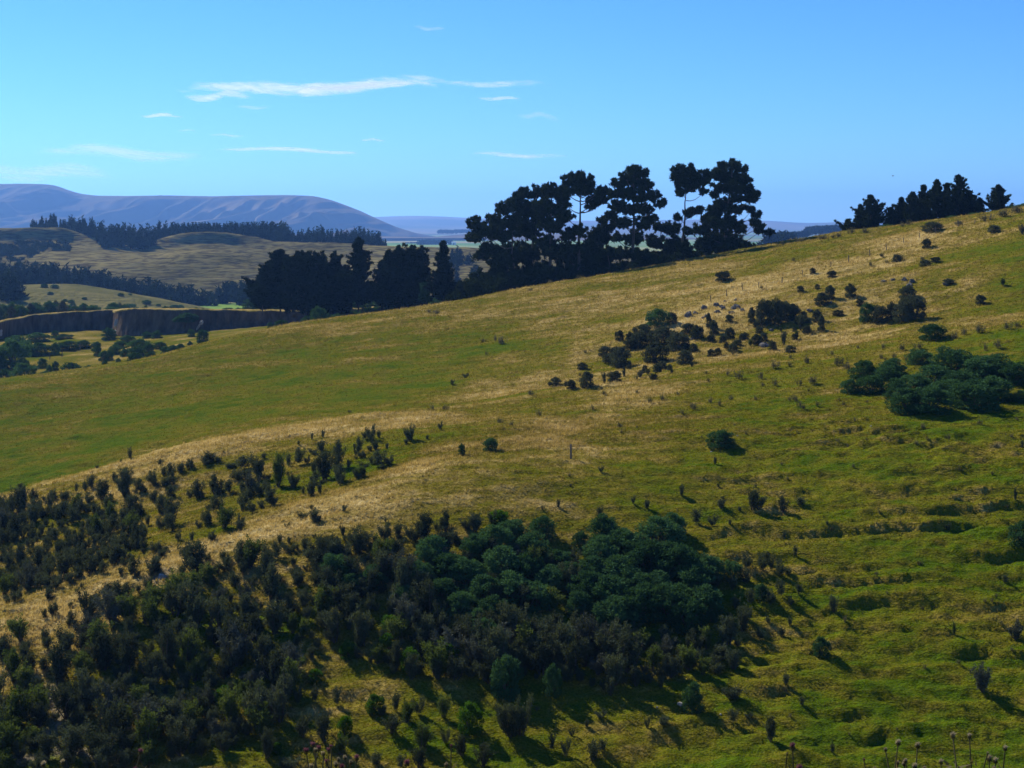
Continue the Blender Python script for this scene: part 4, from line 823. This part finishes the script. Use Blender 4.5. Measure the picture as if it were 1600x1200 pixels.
# young pines on the right skyline: whorls of upswept branches
def young(bx, top, wpx, dist, label, seed, leanx=0):
    zb = min(gz(bx, dist), zof(362 if bx < 1450 else 345, dist))
    return whorl_tree('pine_tree', bx, pyof(zb, dist), top, wpx * 1.5, dist, label, 'pine tree', 'young pines on the right skyline', M['pine'], seed, leanx)
for a, tp, ww, d, l, s in [(1360,307,34,352,'broad young pine standing apart at the left of the skyline group',40),(1325,346,18,350,'smallest bushy pine at the left end of the skyline group',41),(1344,322,16,356,'thin young pine leaning on the broad left one',42),
    (1392,326,18,352,'thin pointed pine at the left side of the close group',43),(1408,310,26,356,'young pine second in the close skyline group',44),(1426,302,26,350,'young pine third in the close skyline group',45),
    (1443,291,28,356,'young pine fourth in the close skyline group',46),(1464,283,32,350,'young pine fifth in the close skyline group',47),(1480,288,28,357,'young pine just left of the tallest skyline one',48),
    (1498,275,40,350,'tallest young pine on the right skyline, with a ragged right side',49),(1514,300,28,354,'short young pine at the right side of the tallest one',50),
    (1560,291,28,345,'bushy young pine with splayed upturned branches near the right edge',51),(1531,312,12,345,'slim crooked young pine left of the bushy one at the right edge',52)]:
    young(a, tp, ww, d, l, s)
for i, (a, d, tp, ww) in enumerate([(1352,349,360,30),(1385,346,358,26),(1440,345,350,30),(1495,340,340,36),(1530,338,334,40),(1560,336,330,40),(1590,334,322,34),(1610,334,318,40),(1330,350,362,20)]):
    z = gz(a, d); bush('bush', GORSE, Vector((xof(a, d), d, z)), ww * d / F, max(zof(tp - 3, d) - z, 1.2), 'low dark bush under the young pines on the right skyline', 'bush', 'bushes on the right skyline')

# far conifers: hilltop plantation, valley belt, distant shelter rows
def con_proto(seed, wide, n=520):
    g = np.random.default_rng(seed); C, Rr = [], []
    for i in range(15):
        t = i / 14; z = 0.97 - 0.85 * t; r = wide * (0.04 + t ** 0.8)
        for j in range(1 + int(t * 5)):
            a = g.uniform(0, 6.28); C.append((math.cos(a) * r * 0.6, math.sin(a) * r * 0.6, z)); Rr.append(0.05 + r * 0.32)
    V, T = leaves(C, Rr, n, 0.075, seed, up=0.5, elong=1.6, shell=0.45)
    return mesh_tris('conifer_crown', V, T, M['far_conifer']), mesh_tris('conifer_trunk', *tubes([((0, 0, -0.08), (0, 0, 0.9), 0.03, 0.006)], 5), M['bark'])
CON = [con_proto(400 + i, wd) for i, wd in enumerate((0.15, 0.18, 0.22, 0.26, 0.2, 0.3))]
rc = random.Random(9); ncon = 0
def conifer(p, h, label, grp, wide=1.0):
    global ncon; ncon += 1
    c, t = CON[rc.randrange(6)]; o = empty('conifer_tree', p); o.scale = (h * wide, h * wide, h); o.rotation_euler = (0, 0, rc.uniform(0, 6.28)); tag(o, label, 'conifer', grp)
    link('crown', c, o); link('trunk', t, o)
HT = [(50,352,341),(80,354,337),(88,362,338),(112,366,338),(150,378,342),(200,383,348),(225,381,347),(262,376,350),(268,366,348),(330,362,347),(449,366,347),(452,380,350),(455,378,362),(480,376,357),(500,378,355),(520,380,360),(560,382,356),(590,386,362),(604,390,375)]
for i in range(120):
    a = 52 + i * (603 - 52) / 119 + rc.uniform(-2, 2)
    top = np.interp(a, [q[0] for q in HT], [q[2] for q in HT]) + (rc.uniform(-4, 6) if not 265 < a < 450 else rc.uniform(-1.0, 1.5))
    d = 1256 + rc.uniform(-8, 26); z = MID.height(a, d) - 0.5; h = zof(top, d) - z
    if 140 < a < 245: d = 1225 + rc.uniform(-20, 20); z = MID.height(a, d) - 0.5; h = min(zof(top, d) - z, 17)
    conifer(Vector((xof(a, d), d, z)), max(h, 4), 'dark conifer in the plantation along the top of the tussock hill', 'conifers of the hilltop plantation', 0.95)
for i in range(34):
    a = 268 + i * 5.45 + rc.uniform(-1, 1); d = rc.uniform(1262, 1300); z = MID.height(a, d) - 0.5; h = zof(348.5 + rc.uniform(-1, 2), d) - z
    conifer(Vector((xof(a, d), d, z)), max(h, 4), 'dark conifer in the dense clipped-looking block of the hilltop plantation', 'conifers of the dense plantation block', 1.2)
for i in range(112):
    a = -12 + i * 3.95 + rc.uniform(-2, 2) if i < 88 else rc.uniform(322, 400)
    d = rc.uniform(850, 935); top = np.interp(a, [-20, 0, 30, 80, 150, 200, 260, 300, 330, 345, 370, 400], [406, 408, 413, 411, 422, 431, 441, 448, 458, 442, 441, 436]) + rc.uniform(-3, 7)
    h = rc.uniform(13, 17)
    conifer(Vector((xof(a, d), d, zof(top, d) - h)), h, 'dark blue-green conifer in the belt at the foot of the tussock hill', 'conifers of the valley belt', 1.15)
for a, tp, d in [(5,428,700),(16,424,690),(24,432,700),(-12,420,705)]:
    z = max(KNOLL.height(a, d), zplain(d)) - 1; conifer(Vector((xof(a, d), d, z)), zof(tp, d) - z, 'larger dark conifer at the left edge above the scrub', 'larger conifers at the left edge', 1.6)
for i in range(16):
    a = rc.uniform(700, 760); d = rc.uniform(900, 1150); z = MID.height(a, d)
    conifer(Vector((xof(a, d), d, z)), rc.uniform(6, 11), 'bluish conifer in the shaded valley wood behind the cypresses', 'conifers of the shaded valley wood', 1.5)
for i in range(18):
    a = 1193 + i * 48 / 17 + rc.uniform(-1, 1); d = 1500 + rc.uniform(-15, 15); z = zplain(d)
    conifer(Vector((xof(a, d), d, z)), zof(365 + rc.uniform(-1.5, 2), d) - z, 'dark conifer in the shelter row right of the tall pines', 'conifers of the distant shelter row', 0.9)
def belt(name, a0, b0, a1, b1, hh, d, label):
    n = int(abs(a1 - a0) * 2.2) + 8; C, Rr = [], []
    for i in range(n):
        t = i / (n - 1); a = a0 + (a1 - a0) * t; C.append((xof(a, d), d + rc.uniform(-6, 6), zof(b0 + (b1 - b0) * t, d) + hh * rc.uniform(0.2, 0.65))); Rr.append(hh * rc.uniform(0.35, 0.6))
    tag(link(name, mesh_tris(name, *leaves(C, Rr, n * 60, hh * 0.2, int(a0), shell=0.5), M['far_conifer'])), label, 'shelter belt', 'distant shelter belts', 'stuff')
belt('shelter_belt', 655, 383.5, 705, 383, 14, 4200, 'thin dark shelter belt beside the white farm buildings on the plain'); belt('shelter_belt', 1262, 364.5, 1312, 362, 12, 2900, 'dark hedge line along the green downs left of the young pines')
belt('shelter_belt', 635, 383, 655, 382.5, 8, 4600, 'faint hedge line left of the farm shelter belt'); belt('shelter_belt', 1205, 373, 1262, 369, 9, 2600, 'dark hedge line crossing the far green field'); belt('shelter_belt', 685, 364, 735, 363, 14, 7000, 'faint blue tree line far out beyond the farm')
def house(a, b, d, wpx, hpx, label):
    import bmesh
    o = empty('farm_building', (xof(a, d), d, zof(b, d))); wv, hv = wpx * d / F, hpx * d / F; dp = wv * 0.5
    V = [(-wv/2, 0, -3), (wv/2, 0, -3), (wv/2, dp, -3), (-wv/2, dp, -3), (-wv/2, 0, hv*.6), (wv/2, 0, hv*.6), (wv/2, dp, hv*.6), (-wv/2, dp, hv*.6), (-wv/2, dp/2, hv*.97), (wv/2, dp/2, hv*.97)]
    me = bpy.data.meshes.new('wall'); me.from_pydata(V, [], [(0, 1, 5, 4), (1, 2, 6, 9, 5), (2, 3, 7, 6), (3, 0, 4, 8, 7)]); me.materials.append(M['white']); link('wall', me, o)
    e = wv * .04; V = [(-wv/2-e, -e, hv*.6), (wv/2+e, -e, hv*.6), (wv/2+e, dp/2, hv), (-wv/2-e, dp/2, hv), (wv/2+e, dp+e, hv*.6), (-wv/2-e, dp+e, hv*.6)]
    me = bpy.data.meshes.new('roof'); me.from_pydata(V, [], [(0, 1, 2, 3), (3, 2, 4, 5)]); me.materials.append(M['roof']); link('roof', me, o)
    me = bpy.data.meshes.new('door'); me.from_pydata([(-wv*.1, -.15, -3), (wv*.1, -.15, -3), (wv*.1, -.15, hv*.4), (-wv*.1, -.15, hv*.4)], [], [(0, 1, 2, 3)]); me.materials.append(M['rock']); link('door', me, o)
    tag(o, label, 'farm building', 'distant farm buildings')
M['white'] = plain_mat('white_paint', (0.75, 0.75, 0.75), (0.82, 0.82, 0.82)); M['roof'] = plain_mat('pale_roof_iron', (0.5, 0.52, 0.55), (0.62, 0.64, 0.66))
# dark scrub clinging below the plateau edge of the tussock hill
Cs, Rs = [], []
for i in range(420):
    a = rc.uniform(-60, 108) if i < 300 else rc.uniform(-40, 130); d = rc.uniform(1130, 1222) if i < 300 else rc.uniform(1050, 1130); 
    if (a > 60 and d < 1165) or (i >= 300 and rc.random() < 0.5): continue
    Cs.append((xof(a, d), d, MID.height(a, d) + 0.6)); Rs.append(rc.uniform(1.2, 2.6))
tag(link('hill_scrub', mesh_tris('hill_scrub', *leaves(Cs, Rs, 26000, 0.9, 5, shell=0.5), M['far_conifer'])), 'dark low scrub covering the steep face at the left end of the tussock hill', 'scrub', kind='stuff')
house(709, 381, 4100, 7, 3.4, 'larger white farm building in the shelter belt on the plain'); house(698, 382, 4150, 4, 2.2, 'smaller pale farm building left of the larger white one')

# ------------------------------------------------------------------ rocks, fence, thistles, bird
for i, (a, b, w_, h_) in enumerate(put("1101,483,10,9;1120,478,10,8;1128,480,7,6;1075,494,12,10;1087,491,7,6;1133,472,8,5;1150,483,13,11;1130,484,8,7;1120,489,9,6;1143,490,9,6;1105,496,8,6;1098,498,6,5;1160,487,8,7;1425,441,10,8;1414,439,9,7;1422,446,9,5;1265,486,9,5;1298,474,4,3;1195,541,16,7;1185,535,6,5;1380,440,9,3;1395,438,8,3;1205,517,7,5;1082,531,9,5;1072,556,7,4;1150,470,6,4;1478,445,12,5")):
    p = HILL.pick(a, b); wm, hm = size(p.y, w_, h_)
    o = link('boulder', lump_mesh('boulder', (wm / 2, wm * 0.45, hm * 0.62), M['rock'], 500 + i, 0.75, 3)); o.location = p; o.rotation_euler = (0, 0, i)
    tag(o, {13: 'larger grey boulder right of the notch above the right rocky clump', 14: 'grey boulder left of the larger one above the right rocky clump', 18: 'wide flat grey boulder below the middle shrub clump', 6: 'large pitted boulder at the right end of the row of rocks'}.get(i, 'grey weathered boulder half sunk in the golden slope among the dark shrubs'), 'boulder', 'grey boulders on the golden slope')
for i, (a, b, w_, h_, l) in enumerate([(133,985,9,18,'pale limestone outcrop beside the thicket at lower left'),(253,903,14,8,'low pale stones on the golden spur above the thicket'),(1063,1105,10,4,'flat white stone left of the round gorse at lower centre'),(1361,669,3,2.5,'tiny white stone on the terraced slope'),(1152,682,3,2.5,'tiny white stone right of the lone low gorse'),
        (1027,1106,3,2,'small white stone on the dry gully floor'),(1126,1120,3,2.5,'small white stone above the gully weeds'),(75,1086,4,4,'white stone at the track edge in the thicket'),(868,838,3,2.5,'white speck of stone at the gorse edge'),(1111,707,3,2,'tiny pale stone on the slope below the lone gorse')]):
    p = HILL.pick(a, b); wm, hm = size(p.y, w_, h_)
    o = link('pale_stone', lump_mesh('pale_stone', (wm / 2, wm * 0.5, hm * 0.6), M['pale_rock'], 600 + i, 0.8, 3)); o.location = p; tag(o, l, 'stone', 'pale stones')
def post_mesh(h, r):
    V, T = tubes([((0, 0, -0.3), (0, 0, h), r, r * 0.92), ((0, 0, h), (0, 0, h + 0.02), r * 0.92, r * 0.2)], 7); return mesh_tris('post', V, T, M['post'])
PM = post_mesh(1.25, 0.075)
fl = [(1110,471),(1135,463),(1160,455),(1185,450),(1222,443),(1254,432),(1298,417),(1326,409),(1359,401),(1385,391),(1412,380),(1437,372),(1462,365),(1497,354),(1523,350),(1548,344),(1572,337),(1590,331)]
fo = empty('wire_fence', HILL.pick(*fl[0])); tag(fo, 'post and wire fence running up the pale golden track to the right skyline', 'fence')
pts = []
for i, (a, b) in enumerate(fl):
    p = HILL.pick(a, b) - fo.location; o = link('post', PM, fo); o.location = p; o.rotation_euler = (rr.uniform(-.06, .06), rr.uniform(-.08, .08), 0); pts.append(p)
    o.scale = (1, 1, rr.uniform(0.75, 1.1))
for hh in (0.5, 0.95):
    link('wire', mesh_tris('wire', *tubes([(np.array(p) + [0, 0, hh], np.array(q) + [0, 0, hh], 0.008, 0.008) for p, q in zip(pts[:-1], pts[1:])], 3), M['rock']), fo)
for a, b, l in [(892,717,'lone dark strainer post on the golden spur with a short shadow'),(1326,411,'stout post beside the fence, leaning left'),(78,562,'grey post standing on the river flat at left'),(125,548,'dark post on the dry strip of the river flat'),(97,558,'short stake between the two posts on the river flat')]:
    p = (FLAT if a < 200 else HILL).pick(a, b); o = link('fence_post', post_mesh(1.45 if a > 200 else 1.9, 0.10)); o.location = p; tag(o, l, 'fence post', 'single posts')
M['thistle_head'] = foliage_mat('thistle_flower', (0.08, 0.030, 0.07), (0.17, 0.075, 0.14), 0.3, 0.6, 30.0)
M['thistle_down'] = foliage_mat('thistle_down', (0.14, 0.12, 0.10), (0.34, 0.30, 0.27), 0.3, 0.6, 30.0)
M['thistle_stem'] = foliage_mat('thistle_stem', (0.05, 0.05, 0.028), (0.13, 0.115, 0.065), 0.3, 0.6, 10.0)
def thistle(bx, d, heads, label, seed):
    g = np.random.default_rng(seed); zb = gz(bx, d); o = empty('thistle', (xof(bx, d), d, zb)); k = d / F; segs, C, Rr = [], [], []
    tag(o, label, 'thistle', 'thistles at the bottom edge'); base = np.array([0, 0, -0.05]); fork = np.array([0, 0, 0.45])
    segs.append((base, fork, 0.009, 0.007)); bz = pyof(zb, d)
    for a, b, r, kind in heads:
        q = np.array([(a - bx) * k, g.uniform(-0.12, 0.12), (bz - b) * k]); segs += curved(fork, q, 0.006, 0.0032, 3, -0.02, g)
        for t in (0.3, 0.5, 0.7, 0.85): C.append(fork + (q - fork) * t); Rr.append(0.03)
        rm = r * k * 0.42
        V1, T1_ = leaves([(0, 0, 0)], [rm * 0.75], 170, rm * 0.32, seed + 5, up=0.3, shell=0.15)          # scaly cup
        V2, T2_ = leaves([(0, 0, rm * 0.85)], [rm * 0.8], 150, rm * 0.20, seed + 6, up=1.0, elong=4.5, shell=0.6, squash=0.6)
        hd = link('flower_head', mesh_tris('flower_head', V1, T1_, M['thistle_stem']), o); hd.location = q
        link('petals' if kind else 'down', mesh_tris('petals', V2, T2_, M['thistle_head' if kind else 'thistle_down']), hd)
    link('stem', mesh_tris('stem', *tubes(segs, 5), M['thistle_stem']), o)
    link('leaves', mesh_tris('leaves', *leaves(C + [np.array([0, 0, z]) for z in (.05, .15, .25, .35)], Rr + [.07] * 4, 260, 0.02, seed, up=0.2, elong=3), M['thistle_stem']), o)
thistle(505, 7.6, [(489,1166,9,1),(519,1163,6,1),(478,1177,10,1),(495,1169,7,0),(509,1170,7,0),(512,1181,9,1),(494,1183,9,1),(490,1190,8,0),(502,1186,7,0),(511,1193,9,1)], 'branching thistle with purple heads and white down, lower left of centre', 1)
thistle(540, 7.9, [(527,1190,8,0),(538,1188,7,0),(550,1187,7,0),(535,1199,9,1),(554,1198,9,1),(530,1184,6,0)], 'thistle with mostly white down right of the purple-headed one', 2)
thistle(640, 8.1, [(638,1184,10,1),(648,1197,9,1)], 'thistle with two dull purple heads left of bottom centre', 3)
thistle(702, 8.3, [(704,1177,5,1),(697,1199,7,0)], 'thin thistle with a small pink head at bottom centre', 4)
thistle(213, 7.9, [(214,1184,9,1),(208,1198,9,1),(219,1193,8,1)], 'pinkish thistle head cluster at the bottom left', 5)
thistle(82, 8.0, [(67,1197,9,0),(94,1197,8,0),(99,1198,8,0)], 'low thistle with pale down near the bottom left corner', 6)
thistle(1238, 7.4, [(1240,1172,11,1),(1246,1198,12,1),(1234,1186,3,0)], 'thistle with one large dusky pink head at the bottom right', 7)
thistle(1410, 7.7, [(1400,1158,9,0),(1441,1176,9,0),(1436,1193,8,0),(1423,1191,9,0),(1410,1184,7,0),(1391,1183,6,0),(1395,1192,7,0),(1415,1198,8,0),(1360,1193,6,0),(1402,1192,6,0)], 'dry branching thistle with a crowd of grey seed heads', 8)
thistle(1490, 7.5, [(1497,1161,10,0),(1475,1198,8,0)], 'tall thin thistle with one pale seed head on a bent stalk', 9)
thistle(1555, 7.6, [(1525,1163,8,0),(1571,1171,8,0),(1544,1185,10,0),(1557,1192,9,0),(1535,1168,4,0),(1546,1195,7,0)], 'open thistle with several pale heads at the bottom right corner', 10)
thistle(325, 7.9, [(322,1196,6,0),(318,1194,5,0)], 'small thistle tip with white down left of the purple-headed one', 11)
thistle(1345, 8.4, [(1346,1182,4,1)], 'small pink thistle bud between the big pink head and the dry thistle', 12)
# bird
Vb, Tb = tubes([((-0.22, 0, 0), (-0.1, 0, 0.01), 0.01, 0.06), ((-0.1, 0, 0.01), (0.1, 0, 0.01), 0.06, 0.055), ((0.1, 0, 0.01), (0.2, 0, 0.03), 0.055, 0.03), ((0.2, 0, 0.03), (0.26, 0, 0.02), 0.03, 0.004)], 8)
bd = 230.0; bo = empty('bird', (xof(1395, bd), bd, zof(275, bd))); tag(bo, 'tiny dark bird gliding in the sky above the young pines', 'bird')
link('body', mesh_tris('body', Vb, Tb, M['bark']), bo)
for s in (-1, 1):
    me = bpy.data.meshes.new('wing'); me.from_pydata([(0.08, 0, 0.03), (-0.08, 0, 0.03), (0.0, s * .28, .1), (0.07, s * .26, .11), (-0.06, s * .55, .05), (0, 0, 0.05), (0.0, s * .28, .115)], [], [(0, 1, 2, 3), (3, 2, 4), (0, 5, 6, 3), (1, 2, 6, 5)]); me.materials.append(M['bark']); link('wing', me, bo)
bo.rotation_euler = (0.1, 0, 0.7)

# ------------------------------------------------------------------ clouds: thin high sheets of ice cloud
def cloud_mat(seed, dens, sx, sy):
    m, t = mat_new('high_cloud'); tc = N(t, 'ShaderNodeTexCoord'); mp = N(t, 'ShaderNodeMapping'); mp.inputs['Scale'].default_value = (sx, sy, 1); mp.inputs['Location'].default_value = (seed * 3.1, seed, 0)
    t.links.new(tc.outputs['Generated'], mp.inputs[0]); n = N(t, 'ShaderNodeTexNoise'); n.inputs['Scale'].default_value = 1.0; n.inputs['Detail'].default_value = 6; n.inputs['Roughness'].default_value = 0.6; n.inputs['Distortion'].default_value = 0.5
    t.links.new(mp.outputs[0], n.inputs['Vector'])
    e = attr(t, 'edge'); f = math_(t, 'MULTIPLY', math_(t, 'SUBTRACT', math_(t, 'ADD', e, n.outputs['Fac']), 0.68), 2.1 * dens)
    f = math_(t, 'MINIMUM', math_(t, 'MAXIMUM', f, 0.0), dens)
    f = math_(t, 'MULTIPLY', f, math_(t, 'MINIMUM', math_(t, 'MULTIPLY', e, 3.0), 1.0))
    tr = N(t, 'ShaderNodeBsdfTransparent'); sh = leafy(t, (0.80, 0.86, 0.95), (0.84, 0.90, 1.0), 0.6)
    mm = N(t, 'ShaderNodeMixShader'); t.links.new(f, mm.inputs[0]); t.links.new(tr.outputs[0], mm.inputs[1]); t.links.new(sh, mm.inputs[2]); out(t, mm.outputs[0]); return m
CL = [(255,725,143,128,13,.9,'longest bright cloud streak, ragged at its left end'),(430,700,137,131,8,.9,'bright denser cloud core lying in the longest streak'),(280,400,152,148,8,.8,'ragged white cloud tail at the left end of the longest streak'),(215,290,180,181,4,.75,'short bright cloud dash left of the longest streak'),(325,590,231,238,4.5,.8,'thin straight cloud line low in the left sky'),
      (40,340,234,244,12,.55,'broad faint cloud smear above the mountains'),(720,900,240,245,4.5,.7,'thin straight cloud line above the tall pines'),(660,870,129,132,6,.5,'faint thin cloud continuing right of the longest streak'),
      (740,820,153,155,4,.55,'short faint cloud dash below the thin continuation'),(800,880,178,184,6,.25,'faint wispy cloud patch right of centre'),(560,605,218,219,3,.45,'tiny cloud dash under the longest streak'),
      (320,390,211,212,3,.35,'small faint cloud dash between the bright dash and the straight line'),(365,430,168,168,4,.28,'small faint wisp under the ragged tail'),(640,700,42,46,4,.22,'tiny faint wisp alone high in the sky'),(-60,190,262,276,16,.5,'faint cloud veil at the left just above the mountains'),(275,310,203,204,2.5,.25,'very small faint dash in the left sky')]
ALT = 3200.0
for i, (x0, x1, y0, y1, th, dn, lab) in enumerate(CL):
    nx, ny = 60, 14; uu = np.linspace(0, 1, nx)[None]; vv = np.linspace(-1, 1, ny)[:, None]
    pyc = y0 + (y1 - y0) * uu + th * vv * 1.3 + 0 * vv; d = F * ALT / (HOR - pyc); pxx = x0 + (x1 - x0) * uu + 0 * vv
    Xc = xof(pxx, d); e = (np.sin(np.pi * uu) ** 0.6) * (1 - np.abs(vv + 0.3 * np.sin(uu * 9 + i)) ** 1.4 * 1.1) * 0.62 - 0.03; e = np.maximum(e, 0)
    Zc = np.full_like(Xc, ALT) + 15 * (fbm(Xc / 700, d / 700, i, 2) - 0.5); e = np.where((vv == -1) | (vv == 1), 0, e)
    me = grid_mesh('cloud', Xc, d, Zc, cloud_mat(i + 1, dn, 3.5 + (x1 - x0) / 60, 3.0), {'edge': e}); tag(link('cloud', me), lab, 'cloud', 'thin high clouds')

# ------------------------------------------------------------------ haze over the whole scene
m, t = mat_new('haze_air'); v = N(t, 'ShaderNodeVolumePrincipled'); v.inputs['Color'].default_value = (0.18, 0.42, 1.0, 1); v.inputs['Density'].default_value = HAZE; v.inputs['Anisotropy'].default_value = 0.45
o_ = N(t, 'ShaderNodeOutputMaterial'); t.links.new(v.outputs[0], o_.inputs['Volume'])
x_, y0_, y1_, z0_, z1_ = 16000, -200, 20900, -330, 420
Vh = [(-x_, y0_, z0_), (x_, y0_, z0_), (x_, y1_, z0_), (-x_, y1_, z0_), (-x_, y0_, z1_), (x_, y0_, z1_), (x_, y1_, z1_), (-x_, y1_, z1_)]
me = bpy.data.meshes.new('haze'); me.from_pydata(Vh, [], [(0, 3, 2, 1), (4, 5, 6, 7), (0, 1, 5, 4), (1, 2, 6, 5), (2, 3, 7, 6), (3, 0, 4, 7)]); me.materials.append(m)
tag(link('haze', me), 'thin blue haze over the whole valley', 'haze', kind='stuff')
print('conifers', ncon, 'objects', len(bpy.data.objects))
